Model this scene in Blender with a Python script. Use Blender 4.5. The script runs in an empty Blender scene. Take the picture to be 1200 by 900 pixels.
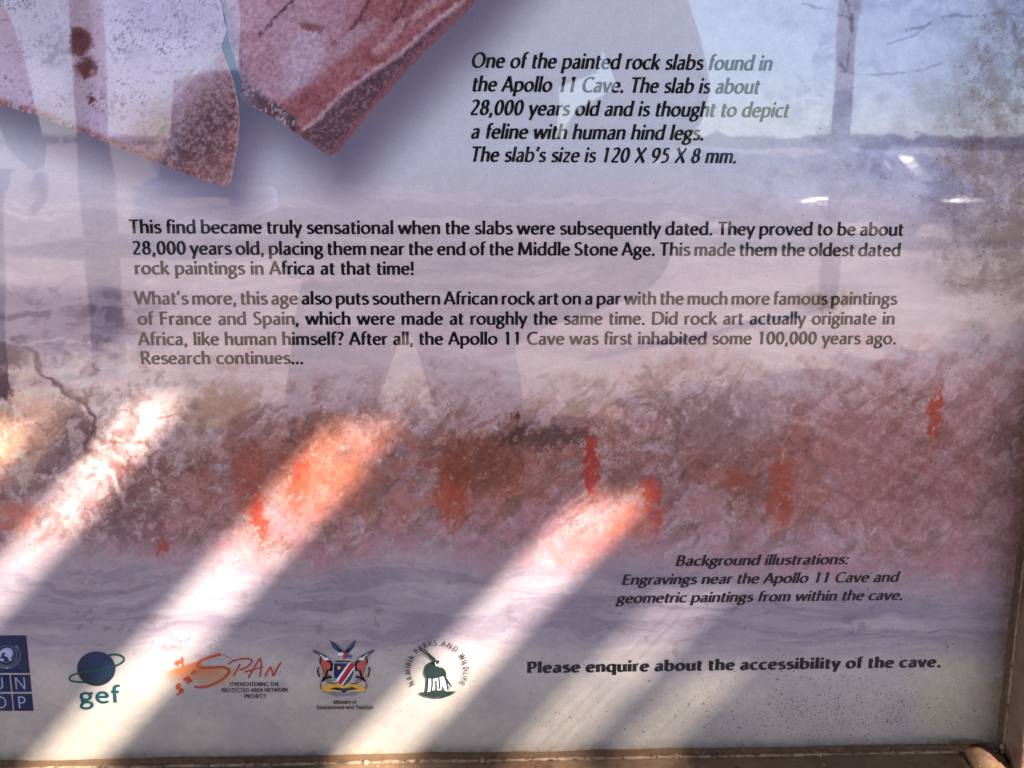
import bpy, bmesh, math, random
import numpy as np
from mathutils import Vector, Matrix

# ------------------------------------------------------------------ camera, world, sun, exposure
S = bpy.context.scene
COL = S.collection
F = 1320.0                                   # focal length in units of a 1200 px wide picture
CAM = np.array([0.03, -0.60, 1.04])
_v = np.array([557 - 600, 6450 - 450, F]); _v /= np.linalg.norm(_v)
_h = np.array([29000 - 600, 430 - 450, F]); _h -= _v * _h.dot(_v); _h /= np.linalg.norm(_h)
AX, AZ = _h, -_v
AY = np.cross(AZ, AX)
MW = np.array([AX, AY, AZ])                  # world = MW @ (right, down, forward)
cam_d = bpy.data.cameras.new('camera'); cam = bpy.data.objects.new('camera', cam_d); COL.objects.link(cam)
m = Matrix.Identity(4)
for i in range(3):
    m[i][0] = MW[i][0]; m[i][1] = -MW[i][1]; m[i][2] = -MW[i][2]; m[i][3] = CAM[i]
cam.matrix_world = m
cam_d.sensor_width = 36; cam_d.lens = 36 * F / 1200
cam_d.clip_start = 0.02; cam_d.clip_end = 3000
cam_d.dof.use_dof = True; cam_d.dof.focus_distance = 0.61; cam_d.dof.aperture_fstop = 20
S.camera = cam

SUN = Vector((0.53, -0.5, 0.6)).normalized()
W = bpy.data.worlds.new('World'); S.world = W; W.use_nodes = True
nt = W.node_tree; nt.nodes.clear()
sky = nt.nodes.new('ShaderNodeTexSky'); sky.sky_type = 'NISHITA'; sky.sun_disc = False
sky.sun_elevation = math.asin(SUN.z); sky.sun_rotation = math.atan2(SUN.x, SUN.y)
sky.dust_density = 0.1; sky.air_density = 0.8; sky.ozone_density = 4.0
bg = nt.nodes.new('ShaderNodeBackground'); bg.inputs['Strength'].default_value = 0.125
wo = nt.nodes.new('ShaderNodeOutputWorld')
tint = nt.nodes.new('ShaderNodeVectorMath'); tint.operation = 'MULTIPLY'; tint.inputs[1].default_value = (0.98, 0.97, 1.08)   # camera white balance
nt.links.new(sky.outputs[0], tint.inputs[0]); nt.links.new(tint.outputs[0], bg.inputs[0]); nt.links.new(bg.outputs[0], wo.inputs[0])
sl = bpy.data.lights.new('sun', 'SUN'); sl.energy = 3.6; sl.angle = math.radians(0.5); sl.color = (1.0, 0.93, 0.84)
so = bpy.data.objects.new('sun', sl); COL.objects.link(so); so.rotation_euler = SUN.to_track_quat('Z', 'Y').to_euler()
S.view_settings.view_transform = 'Standard'; S.view_settings.look = 'None'
S.view_settings.exposure = 2.52; S.view_settings.gamma = 1.0; S.view_settings.use_curve_mapping = False
S.render.engine = 'CYCLES'

# ------------------------------------------------------------------ helpers
def P(px, py, y=0.0):
    """drawing units (1200 x 900) of the print -> (x, z) on the upright plane at depth y"""
    d = MW @ np.array([px - 600, py - 450, F]); t = (y - CAM[1]) / d[1]; p = CAM + d * t
    return float(p[0]), float(p[2])
def PV(px, py, y=0.0):
    px = np.asarray(px, float); py = np.asarray(py, float)
    d = np.stack([px - 600, py - 450, np.full_like(px, F)]); w = np.tensordot(MW, d, 1)
    t = (y - CAM[1]) / w[1]; return CAM[0] + w[0] * t, CAM[2] + w[2] * t
def QV(x, z):
    d = np.stack([x - CAM[0], np.full_like(x, -CAM[1]), z - CAM[2]]); c = np.tensordot(MW.T, d, 1)
    return 600 + c[0] / c[2] * F, 450 + c[1] / c[2] * F
def R(px, py, d):
    """a real point d metres in front of the board whose mirror image sits at (px, py) of the print"""
    x, z = P(px, py, d); return Vector((x, -d, z))

def tag(o, label=None, cat=None, group=None, kind=None):
    if label: o['label'] = label
    if cat: o['category'] = cat
    if group: o['group'] = group
    if kind: o['kind'] = kind
    return o
def empty(name, loc=(0, 0, 0), rz=0.0):
    o = bpy.data.objects.new(name, None); COL.objects.link(o); o.location = loc; o.rotation_euler = (0, 0, rz)
    o.empty_display_size = 0.05; return o
def obj(name, me, mat=None, parent=None):
    if isinstance(me, bmesh.types.BMesh):
        bm = me; me = bpy.data.meshes.new(name); bm.to_mesh(me); bm.free()
    if mat is not None and not me.materials: me.materials.append(mat)
    o = bpy.data.objects.new(name, me); COL.objects.link(o)
    if parent is not None: o.parent = parent
    return o
def pydata(name, vs, fs, mat=None, parent=None, smooth=False):
    me = bpy.data.meshes.new(name); me.from_pydata([tuple(v) for v in vs], [], fs); me.update()
    if smooth: me.polygons.foreach_set('use_smooth', [True] * len(me.polygons))
    return obj(name, me, mat, parent)
def add_box(bm, c, s, rot=None, bevel=0.0, seg=2):
    r = bmesh.ops.create_cube(bm, size=1.0); vs = r['verts']
    M = Matrix.Translation(Vector(c)) @ (rot.to_4x4() if rot else Matrix.Identity(4)) @ Matrix.Diagonal((s[0], s[1], s[2], 1))
    bmesh.ops.transform(bm, matrix=M, verts=vs)
    if bevel:
        es = list({e for v in vs for e in v.link_edges})
        bmesh.ops.bevel(bm, geom=es, offset=bevel, segments=seg, profile=0.6, affect='EDGES')
def box(name, c, s, mat, parent=None, bevel=0.0, rot=None):
    bm = bmesh.new(); add_box(bm, c, s, rot, bevel); return obj(name, bm, mat, parent)

def principled(name, col=(0.5, 0.5, 0.5), rough=0.6, metal=0.0, spec=0.5):
    mt = bpy.data.materials.new(name); mt.use_nodes = True
    b = mt.node_tree.nodes['Principled BSDF']
    b.inputs['Base Color'].default_value = (*col, 1); b.inputs['Roughness'].default_value = rough
    b.inputs['Metallic'].default_value = metal; b.inputs['Specular IOR Level'].default_value = spec
    return mt
def noisy(name, c1, c2, scale=8.0, rough=0.7, metal=0.0, bump=0.0, detail=6, spec=0.4, stretch=None, c3=None, t3=0.62):
    mt = principled(name, c1, rough, metal, spec); n = mt.node_tree.nodes; l = mt.node_tree.links; b = n['Principled BSDF']
    tc = n.new('ShaderNodeTexCoord'); mp = n.new('ShaderNodeMapping'); l.new(tc.outputs['Object'], mp.inputs[0])
    if stretch: mp.inputs['Scale'].default_value = stretch
    nz = n.new('ShaderNodeTexNoise'); nz.inputs['Scale'].default_value = scale; nz.inputs['Detail'].default_value = detail
    l.new(mp.outputs[0], nz.inputs['Vector'])
    cr = n.new('ShaderNodeValToRGB'); cr.color_ramp.elements[0].position = 0.32; cr.color_ramp.elements[1].position = 0.68
    cr.color_ramp.elements[0].color = (*c1, 1); cr.color_ramp.elements[1].color = (*c2, 1)
    l.new(nz.outputs[0], cr.inputs[0]); out = cr.outputs[0]
    if c3:
        n2 = n.new('ShaderNodeTexNoise'); n2.inputs['Scale'].default_value = scale * 2.7; n2.inputs['Detail'].default_value = 8
        n2.inputs['Roughness'].default_value = 0.7; l.new(mp.outputs[0], n2.inputs['Vector'])
        r2 = n.new('ShaderNodeValToRGB'); r2.color_ramp.elements[0].position = t3 - 0.05; r2.color_ramp.elements[1].position = t3 + 0.03
        l.new(n2.outputs[0], r2.inputs[0]); mx = n.new('ShaderNodeMix'); mx.data_type = 'RGBA'
        l.new(r2.outputs[0], mx.inputs['Factor']); l.new(out, mx.inputs['A']); mx.inputs['B'].default_value = (*c3, 1)
        out = mx.outputs['Result']
    l.new(out, b.inputs['Base Color'])
    if bump:
        bp = n.new('ShaderNodeBump'); bp.inputs['Strength'].default_value = bump; bp.inputs['Distance'].default_value = 0.5 / scale
        l.new(nz.outputs[0], bp.inputs['Height']); l.new(bp.outputs[0], b.inputs['Normal'])
    return mt
def lin(c):
    c = np.asarray(c, float) / 255.0
    return np.where(c <= 0.04045, c / 12.92, ((c + 0.055) / 1.055) ** 2.4)
def ink(name, rgb, rough=0.55):
    return principled(name, tuple(float(v) for v in lin(rgb)), rough, 0, 0.2)

# ---- numpy noise
def _hash(ix, iy, seed):
    h = (ix.astype(np.int64) * 374761393 + iy.astype(np.int64) * 668265263 + seed * 144269504) & 0xffffffff
    h = ((h ^ (h >> 13)) * 1274126177) & 0xffffffff
    h = ((h ^ (h >> 16)) * 2246822519) & 0xffffffff
    return ((h ^ (h >> 15)) & 0xffffff) / float(0xffffff)
def vnoise(x, y, seed):
    ix = np.floor(x); iy = np.floor(y); fx = x - ix; fy = y - iy
    fx = fx * fx * fx * (fx * (6 * fx - 15) + 10); fy = fy * fy * fy * (fy * (6 * fy - 15) + 10)
    a = _hash(ix, iy, seed); b = _hash(ix + 1, iy, seed); c = _hash(ix, iy + 1, seed); d = _hash(ix + 1, iy + 1, seed)
    return (a * (1 - fx) + b * fx) * (1 - fy) + (c * (1 - fx) + d * fx) * fy
def fbm(x, y, sx, sy, octv, seed, gain=0.55):
    t = 0.0; a = 1.0; s = 0.0; x = x / sx; y = y / sy
    for k in range(octv):
        ca, sa = math.cos(0.5 * k), math.sin(0.5 * k)
        t = t + a * vnoise(x * ca - y * sa + 17.3 * k, x * sa + y * ca + 9.1 * k, seed + k * 31); s += a; a *= gain
        x = x * 2.03; y = y * 2.03
    return t / s
def sst(a, b, v):
    t = np.clip((v - a) / (b - a), 0, 1); return t * t * (3 - 2 * t)
def seg_dist(x, y, pts, closed=False):
    best = np.full(x.shape, 1e9); n = len(pts)
    for i in range(n if closed else n - 1):
        x0, y0 = pts[i]; x1, y1 = pts[(i + 1) % n]; dx, dy = x1 - x0, y1 - y0
        L = dx * dx + dy * dy + 1e-9; t = np.clip(((x - x0) * dx + (y - y0) * dy) / L, 0, 1)
        best = np.minimum(best, (x - x0 - t * dx) ** 2 + (y - y0 - t * dy) ** 2)
    return np.sqrt(best)
def inside(x, y, pts):
    r = np.zeros(x.shape, bool); n = len(pts)
    for i in range(n):
        x0, y0 = pts[i]; x1, y1 = pts[(i + 1) % n]
        if y0 == y1: continue
        c = ((y0 > y) != (y1 > y)) & (x < (x1 - x0) * (y - y0) / (y1 - y0) + x0); r ^= c
    return r
def mixc(A, c, w):
    c = np.asarray(c, float)
    return A + (c - A) * w[..., None]
def blob(x, y, cx, cy, rx, ry, rot=0.0, soft=0.5):
    c, s = math.cos(math.radians(rot)), math.sin(math.radians(rot)); u = ((x - cx) * c + (y - cy) * s) / rx; v = (-(x - cx) * s + (y - cy) * c) / ry
    return 1 - sst(1 - soft, 1 + soft, np.sqrt(u * u + v * v))

# ------------------------------------------------------------------ setting: ground, verge of scrub
M_ground = noisy('sandy_ground', (0.64, 0.45, 0.36), (0.80, 0.60, 0.49), 1.4, 0.95, bump=0.3, detail=10, c3=(0.24, 0.18, 0.14), t3=0.66)
def ground():
    ys = [300, 60, 12, 4, 0, -3, -6.5, -7.5, -8.7, -10, -11, -14, -20, -30, -45, -70, -110, -180, -300, -600, -1500]
    xs = [-1500, -400, -120, -50, -25, -14, -8, -4, -2, 0, 2, 4, 8, 14, 25, 50, 120, 400, 1500]
    vs = []; rnd = random.Random(4)
    for y in ys:
        z = -0.6 * float(sst(6.5, 11.0, np.array(-y)))
        for x in xs:
            vs.append((x, y, z + (rnd.uniform(-0.03, 0.03) if -40 < y < -12 else 0)))
    n = len(xs); fs = [(j * n + i, (j + 1) * n + i, (j + 1) * n + i + 1, j * n + i + 1) for j in range(len(ys) - 1) for i in range(n - 1)]
    o = pydata('ground', vs, fs, M_ground, smooth=True); tag(o, kind='structure')
ground()

# ------------------------------------------------------------------ shade roof whose gaps let the sun stripes through
M_wood = noisy('weathered_wood', (0.10, 0.065, 0.045), (0.22, 0.15, 0.10), 5, 0.8, stretch=(8, 1, 8), bump=0.2)
M_pole = noisy('gum_pole_wood', (0.12, 0.085, 0.065), (0.24, 0.18, 0.14), 6, 0.75, stretch=(6, 6, 0.7), bump=0.3)
ROOF_Z = 2.0
def pole(bm, a, b, r0, r1, n=14, k=10):
    a = Vector(a); b = Vector(b); d = (b - a).normalized(); u = d.orthogonal().normalized(); w = d.cross(u); rings = []
    for i in range(k + 1):
        t = i / k; c = a.lerp(b, t); rr = r0 + (r1 - r0) * t
        rings.append([bm.verts.new(c + (u * math.cos(q) + w * math.sin(q)) * rr * (1 + 0.03 * math.sin(3 * q + 5 * t))) for q in [2 * math.pi * j / n for j in range(n)]])
    for i in range(k):
        for j in range(n): bm.faces.new((rings[i][j], rings[i][(j + 1) % n], rings[i + 1][(j + 1) % n], rings[i + 1][j]))
    bm.faces.new(rings[0][::-1]); bm.faces.new(rings[-1])
shelter = empty('shade_shelter', (0, 0, 0))
tag(shelter, 'shade shelter of timber poles and boards, seen only as posts mirrored in the board', 'shelter')
rnd = random.Random(11)
# openings: (x0, x1, nearest y)
GAPS = [(0.758, 0.786, 0.930), (0.827, 0.855, 0.918), (0.943, 0.984, 0.930), (1.119, 1.160, 0.964), (1.2190, 1.2244, 1.010), (1.2272, 1.2326, 1.014), (1.2354, 1.2408, 1.010), (1.2436, 1.2490, 1.014), (1.2518, 1.2572, 1.010), (1.2840, 1.2884, 1.05), (1.2922, 1.2966, 1.05), (1.3004, 1.3048, 1.05), (1.3086, 1.3130, 1.05), (1.490, 1.540, 1.00)]
def roof_front(x):                                   # the boards end unevenly
    return -5.3 - 0.75 * max(0.0, min(3.0, x - 2.2)) + rnd.uniform(-0.2, 0.2)
def board(x0, x1, y0, y1, z=ROOF_Z):
    box('roof_board', ((x0 + x1) / 2, (y0 + y1) / 2, z), (x1 - x0, abs(y1 - y0), 0.003), M_wood, shelter)
edges = [-3.0]
while edges[-1] < 0.62: edges.append(edges[-1] + rnd.uniform(0.13, 0.17))
edges[-1] = 0.70
for a, b in zip(edges[:-1], edges[1:]): board(a, b - 0.001, -roof_front(a) * -1, 0.9)
prev = 0.70; FAR = -1.60
for (g0, g1, yn) in GAPS:
    if g0 - prev > 0.001: board(prev, g0, roof_front(g0), 0.9)
    board(g0 + 0.0005, g1 - 0.0005, -yn, 0.9)
    board(g0 + 0.0005, g1 - 0.0005, roof_front(g0), FAR)
    prev = g1
x = prev
while x < 5.4:
    w = rnd.uniform(0.13, 0.17); board(x, x + w - 0.001, roof_front(x), 0.9); x += w
for y in (0.6, -1.9, -4.4):
    box('roof_beam', (1.2, y, ROOF_Z - 0.075), (8.4, 0.08, 0.12), M_wood, shelter)
def post_at(px, py, d, r):
    p = R(px, py, d); bm = bmesh.new(); pole(bm, (p.x, -d, -0.3), (p.x, -d, ROOF_Z - 0.14), r * 1.04, r * 0.96)
    o = obj('post', bm, M_pole, shelter)
    for f in o.data.polygons: f.use_smooth = True
    return o
post_at(119, 260, 4.45, 0.072)
post_at(983, 160, 6.3, 0.060)
post_at(-900, 260, 4.45, 0.07); post_at(2400, 160, 4.6, 0.07)
for xx in (-2.6, 5.0):
    bm = bmesh.new(); pole(bm, (xx, 0.6, -0.1), (xx, 0.6, ROOF_Z - 0.14), 0.07, 0.066); obj('post', bm, M_pole, shelter)

# ------------------------------------------------------------------ the information board
BX0, BX1, BZ0, BZ1 = -0.600, 0.3505, 0.6865, 1.46      # opening of the frame
board_o = empty('information_board', ((BX0 + BX1) / 2, 0.02, 0.0))
tag(board_o, 'glossy information board with rock slab pictures, text and logos in a tan metal frame', 'sign')
def child(o):                                          # keep world placement while the empty sits at the base
    o.location = o.location - board_o.location; return o
SL1 = [(-380, 60), (-200, 70), (-80, 92), (0, 123), (14, 126), (28, 131), (45, 136), (72, 147), (100, 157), (133, 171), (165, 182), (200, 197), (235, 210), (256, 216), (268, 218), (271, 211),
       (276, 185), (280, 160), (281, 140), (279, 118), (274, 95), (267, 75), (261, 60), (259, 53), (264, 42), (266, 30), (262, 12), (257, -2), (250, -40), (225, -130), (100, -230), (-120, -290), (-330, -200)]
SL2 = [(258, -4), (262, 20), (269, 50), (276, 75), (283, 95), (283, 116), (300, 127), (322, 138), (343, 153), (366, 169), (386, 183), (393, 180), (408, 163), (430, 136), (462, 100), (492, 66),
       (522, 38), (548, 13), (560, -3), (612, -60), (640, -130), (560, -250), (380, -290), (280, -190), (252, -60)]

def paint_print(x, y):
    """albedo (0..255 sRGB) of the printed backdrop at drawing position x, y"""
    n1 = fbm(x, y, 160, 110, 5, 3); n2 = fbm(x, y, 60, 45, 5, 11); nf = fbm(x, y, 13, 11, 4, 23, 0.65); nh = fbm(x, y + 34 * (fbm(x, y, 120, 60, 4, 43) - .5) + 12 * (fbm(x, y, 30, 16, 3, 47) - .5), 130, 13, 5, 41, 0.62)
    wx = x + 26 * (fbm(x, y, 40, 40, 3, 71) - 0.5); wy = y + 26 * (fbm(x, y, 40, 40, 3, 72) - 0.5)
    nw = fbm(wx, wy, 22, 20, 4, 77, 0.62); nff = fbm(x, y, 5, 5, 3, 91, 0.7)
    C = np.zeros(x.shape + (3,)); C[:] = (196, 190, 204)
    C = mixc(C, (206, 192, 204), sst(190, 330, y)); C = mixc(C, (204, 184, 196), sst(300, 430, y))
    C = mixc(C, (178, 160, 184), blob(x, y, 300, 60, 560, 260, 0, 0.9) * 0.25)
    C = mixc(C, (186, 172, 208), sst(860, 1150, x) * (1 - sst(150, 330, y)) * 0.8)
    # limestone texture at the top right, with cracks
    tr = sst(800, 1010, x) * (1 - sst(210, 330, y))
    C = mixc(C, (150, 138, 168), tr * sst(0.5, 0.68, nw * 0.6 + n2 * 0.4) * 0.55)
    C = mixc(C, (214, 206, 222), tr * sst(0.52, 0.7, 1 - nw) * 0.4)
    jit = 5 * (fbm(x, y, 14, 14, 3, 5) - 0.5)
    for pts, w, a in (([(1062, 36), (1085, 30), (1100, 22), (1122, 18), (1150, 19), (1172, 14), (1190, 18), (1230, 28), (1330, 20)], 1.6, 0.6),
                      ([(985, -40), (990, 0), (997, 18), (1000, 40), (992, 62), (995, 84), (984, 76)], 1.7, 0.5), ([(985, 84), (1020, 88), (1050, 85), (1082, 82), (1102, 74)], 1.2, 0.42),
                      ([(940, 4), (975, 12), (998, 22)], 1.2, 0.4), ([(1085, 30), (1072, 42), (1040, 52)], 1.0, 0.4), ([(1180, 16), (1196, 50), (1188, 90)], 1.3, 0.45), ([(1118, 86), (1126, 130), (1140, 176)], 1.2, 0.4)):
        d = seg_dist(x + jit * 1.2, y - jit, pts)
        C = mixc(C, (92, 74, 98), (1 - sst(w * 0.4, w * 1.9, d)) * a * sst(0.30, 0.62, nf * .6 + nff * .4) * 1.3)
    # pale streaky band
    C = mixc(C, (226, 212, 222), sst(0.52, 0.7, nh) * sst(180, 260, y) * (1 - sst(430, 500, y)) * 0.45)
    C = mixc(C, (176, 164, 186), sst(0.52, 0.72, 1 - nh) * sst(230, 300, y) * (1 - sst(430, 500, y)) * 0.35)
    # violet layered rock at the left
    lf = (1 - sst(110, 240, x + 60 * (n2 - 0.5))) * sst(326, 352, y + 14 * (n2 - 0.5)) * (1 - sst(402, 450, y + 30 * (n2 - 0.5)))
    C = mixc(C, (138, 124, 152), lf * (0.75 + 0.5 * (nh - 0.5)))
    C = mixc(C, (100, 82, 108), lf * sst(0.5, 0.66, nw * 0.5 + nh * 0.5) * 0.75)
    # ------------- rust coloured rock face
    top = 452 + 46 * (n1 - 0.5) + 34 * (nw - 0.5) - 30 * sst(900, 1150, x) + 26 * blob(x, y, 520, 440, 170, 80)
    bot = 650 + 50 * (n1 - 0.5) + 26 * (nf - 0.5) + 14 * sst(700, 1000, x)
    rz = sst(-55, 45, y - top + 90 * (nf - .5) + 70 * (nw - .5)) * (1 - sst(-45, 40, y - bot))
    core = sst(0, 70, y - top) * (1 - sst(-110, -10, y - bot))
    C = mixc(C, (184, 152, 164), rz * 0.9)
    P45 = fbm(wx, wy, 46, 40, 5, 331, 0.6); P70 = fbm(wx, wy, 76, 60, 5, 341, 0.58); P14 = fbm(wx, wy, 15, 13, 4, 351, 0.62); P9 = fbm(x + 8 * (nff - .5), y, 9, 11, 4, 361, 0.66); P5 = fbm(x, y, 5.0, 6.5, 3, 371, 0.7); P28 = fbm(wx, wy, 27, 25, 5, 381, 0.62)
    C = mixc(C, (158, 114, 108), core * sst(0.40, 0.52, P45) * 0.8)
    C = mixc(C, (170, 98, 72), core * sst(0.49, 0.56, P70) * 0.7 * (0.45 + 0.8 * blob(x, y, 420, 570, 330, 75, 0, .6) + 0.4 * blob(x, y, 950, 560, 140, 70, 0, .6)))
    C = mixc(C, (134, 96, 92), rz * sst(0.50, 0.58, P28) * 0.5)
    C = mixc(C, (206, 182, 200), rz * sst(0.50, 0.56, P14) * sst(0.40, 0.56, 1 - P45 * .8 - .2 * P70 + .1) * 0.5)
    C = mixc(C, (118, 80, 80), rz * sst(0.56, 0.62, P9) * 0.25)
    C = mixc(C, (214, 190, 204), rz * sst(0.60, 0.66, 1 - P9) * 0.26)
    C = mixc(C, (150, 78, 66), core * sst(0.57, 0.63, P14) * 0.5)
    C = mixc(C, (92, 58, 58), core * sst(0.66, 0.71, P5) * 0.35); C = mixc(C, (232, 214, 220), rz * sst(0.68, 0.73, 1 - P5) * 0.4)
    ws_ = fbm(wx * .8 + wy * .6, wy * .8 - wx * .6, 46, 12, 5, 391, 0.62); ws2 = fbm(wx * .75 - wy * .66, wy * .75 + wx * .66, 60, 14, 5, 397, 0.62)
    C = mixc(C, (206, 180, 198), rz * sst(0.53, 0.58, ws_) * (0.62 - 0.35 * core)); C = mixc(C, (126, 86, 82), rz * sst(0.54, 0.59, ws2) * 0.5)
    wash = blob(x + 60 * (P45 - .5), y + 50 * (P28 - .5), 400, 566, 210, 62, -6, .6) + .7 * blob(x + 50 * (P45 - .5), y + 50 * (P28 - .5), 920, 556, 110, 52, 0, .6) + .5 * blob(x, y + 40 * (P28 - .5), 640, 560, 130, 46, 0, .6)
    C = mixc(C, (184, 100, 76), np.clip(wash, 0, 1) * sst(0.36, 0.56, P14) * 0.42)
    vein = np.abs(P28 - 0.47)
    C = mixc(C, (92, 58, 58), rz * (1 - sst(0.002, 0.010, vein)) * 0.55 * sst(0.42, 0.55, n2))
    pk = sst(-120, -20, y - bot) * (1 - sst(0, 60, y - bot)) * sst(0, 300, x)
    C = mixc(C, (196, 140, 158), pk * sst(0.42, 0.62, nw) * 0.6)
    C = mixc(C, (196, 134, 150), rz * sst(860, 1000, x) * sst(0.4, 0.62, n1) * 0.28)
    # white outcrop and its crack at the left
    wb = blob(x + 40 * (nw - 0.5), y + 50 * (nf - 0.5), 125, 470, 105, 62, -12, 0.35)
    C = mixc(C, (216, 196, 206), wb * 0.85 * (1 - 0.5 * sst(.5, .6, P28)))
    C = mixc(C, (206, 182, 196), blob(x + 30 * (nw - 0.5), y, 70, 570, 62, 40, -30, 0.4) * 0.8)
    C = mixc(C, (206, 186, 196), blob(x + 30 * (nw - 0.5), y, 218, 500, 45, 30, -30, 0.5) * 0.7)
    C = mixc(C, (220, 172, 156), blob(x + 44 * (nw - 0.5), y + 44 * (P28 - 0.5), 20, 505, 58, 58, 20, 0.35) * 0.95)
    C = mixc(C, (108, 86, 98), blob(x + 30 * (nw - 0.5), y + 20 * (nf - 0.5), 14, 418, 20, 15, 10, 0.3) * 0.9)
    C = mixc(C, (92, 70, 80), blob(x + 30 * (nw - 0.5), y + 20 * (nf - 0.5), 2, 452, 18, 16, 10, 0.3) * 0.9)
    C = mixc(C, (116, 84, 76), blob(x + 34 * (nw - 0.5), y + 34 * (nf - 0.5), 98, 495, 26, 34, 30, 0.45) * 0.75 * sst(0.35, 0.6, nw))
    C = mixc(C, (140, 112, 120), blob(x + 34 * (nw - 0.5), y + 34 * (nf - 0.5), 62, 545, 60, 14, -42, 0.45) * 0.8)
    C = mixc(C, (150, 112, 100), blob(x + 34 * (nw - 0.5), y + 34 * (nf - 0.5), 250, 480, 46, 22, 0, 0.45) * 0.8)
    oc = (1 - sst(180, 300, x)) * sst(400, 440, y) * (1 - sst(600, 660, y)); C = mixc(C, (128, 92, 92), oc * sst(0.58, 0.64, P28) * 0.28); C = mixc(C, (96, 66, 66), oc * sst(0.60, 0.68, P9) * 0.25); C = mixc(C, (240, 222, 226), oc * sst(0.56, 0.62, 1 - P14) * 0.5)
    for pts, w, c, a in (([(14, 400), (40, 412), (50, 440), (70, 455), (88, 468), (103, 482), (112, 500), (100, 520), (102, 538)], 2.2, (92, 62, 62), 0.85),
                         ([(102, 536), (118, 548), (134, 557), (142, 575), (146, 600)], 2.0, (244, 228, 226), 0.9), ([(100, 540), (70, 556), (40, 560)], 1.6, (236, 214, 212), 0.6),
                         ([(0, 400), (30, 404), (60, 398), (110, 404)], 1.4, (206, 192, 208), 0.6), ([(62, 452), (84, 460), (100, 472)], 3.0, (88, 60, 62), 0.5),
                         ([(120, 520), (150, 516), (176, 524)], 1.6, (120, 70, 64), 0.6), ([(184, 492), (200, 488)], 1.4, (130, 80, 80), 0.6), ([(755, 430), (775, 455), (800, 492), (792, 520), (800, 560)], 3.0, (110, 84, 84), 0.5),
                         ([(800, 555), (835, 572), (862, 565), (900, 555)], 2.4, (120, 72, 68), 0.5), ([(905, 487), (950, 500), (1000, 520), (1072, 552)], 3.0, (216, 180, 178), 0.45)):
        d = seg_dist(x + jit * 2.2, y - jit * 2.2, pts)
        C = mixc(C, c, (1 - sst(w * 0.4, w * 2.0, d)) * a * (0.35 + 0.9 * nf))
    for cx, cy, rx, ry, rot, c, a in ((692, 541, 8, 39, -4, (178, 56, 40), 0.92), (766, 590, 9, 34, -6, (186, 70, 54), 0.9), (916, 578, 15, 44, 2, (176, 80, 60), 0.8), (1097, 487, 8, 38, 3, (176, 74, 54), 0.95),
                                      (352, 566, 10, 34, 6, (196, 74, 54), 0.7), (302, 596, 8, 40, -8, (186, 62, 48), 0.75), (192, 640, 7, 14, 0, (186, 76, 66), 0.85), (392, 572, 52, 34, -35, (204, 128, 112), 0.4),
                                      (532, 575, 22, 44, 0, (184, 84, 58), 0.7), (292, 560, 20, 40, 0, (178, 86, 66), 0.5), (22, 606, 24, 16, -20, (226, 134, 118), 0.7), (690, 640, 44, 24, -30, (206, 124, 116), 0.5),
                                      (745, 610, 30, 22, -20, (214, 120, 104), 0.6), (870, 566, 22, 12, 0, (160, 84, 66), 0.6), (640, 512, 62, 11, -2, (86, 58, 58), 0.75), (606, 490, 5, 7, 0, (96, 42, 48), 0.9), (560, 540, 60, 30, 0, (112, 74, 66), 0.4),
                                      (440, 530, 40, 20, 0, (128, 84, 84), 0.4), (160, 610, 40, 30, 0, (124, 92, 100), 0.6), (860, 500, 60, 40, 0, (150, 122, 140), 0.4), (1010, 540, 50, 50, 0, (170, 120, 124), 0.4)):
        w = blob(x + 16 * (P14 - 0.5) + 14 * (P5 - .5), y + 40 * (P9 - 0.5), cx, cy, rx, ry, rot, 0.32)
        C = mixc(C, c, w * a * sst(0.30, 0.44, P5 * .5 + P9 * .5) * 1.05)
    # ------------- lower violet layers and pale foot
    lo = sst(-10, 50, y - bot) ; fo = sst(742, 800, y)
    C = mixc(C, (176, 168, 186), lo * 0.85)
    C = mixc(C, (148, 136, 160), lo * (1 - fo) * sst(0.5, 0.66, nh) * 0.6)
    C = mixc(C, (206, 196, 208), lo * (1 - fo) * sst(0.54, 0.7, 1 - nh) * 0.6)
    C = mixc(C, (196, 190, 194), fo * 0.8); C = mixc(C, (174, 170, 182), fo * sst(0.5, 0.66, n2) * 0.45); C = mixc(C, (214, 206, 204), fo * sst(0.54, 0.68, 1 - n2) * 0.4)
    C = mixc(C, (206, 198, 176), blob(x + 60 * (nw - 0.5), y, 1120, 820, 45, 55, 0, 0.5) * 0.6)
    C = mixc(C, (110, 96, 110), lo * sst(0.62, 0.72, nf) * sst(0.5, 0.6, n2) * (1 - fo) * 0.35)
    C = mixc(C, np.minimum(C * 1.13, 244), np.ones_like(x)) * 1.0
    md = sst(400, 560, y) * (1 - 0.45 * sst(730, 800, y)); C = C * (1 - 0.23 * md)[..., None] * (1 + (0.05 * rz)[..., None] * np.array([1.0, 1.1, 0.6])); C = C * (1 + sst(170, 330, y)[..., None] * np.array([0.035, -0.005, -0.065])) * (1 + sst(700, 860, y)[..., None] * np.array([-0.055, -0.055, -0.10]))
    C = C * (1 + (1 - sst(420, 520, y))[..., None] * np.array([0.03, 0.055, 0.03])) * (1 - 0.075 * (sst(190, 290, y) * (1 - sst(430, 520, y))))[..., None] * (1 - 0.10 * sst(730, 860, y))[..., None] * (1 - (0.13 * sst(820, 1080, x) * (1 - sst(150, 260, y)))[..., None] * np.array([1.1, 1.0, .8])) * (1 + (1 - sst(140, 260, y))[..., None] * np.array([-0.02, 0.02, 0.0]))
    # fine mottling everywhere, stronger on the rock face
    k = 10 + 15 * rz + 8 * tr; C = C + ((nff - 0.5) * k + (nf - 0.5) * k * 0.9)[..., None]
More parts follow.
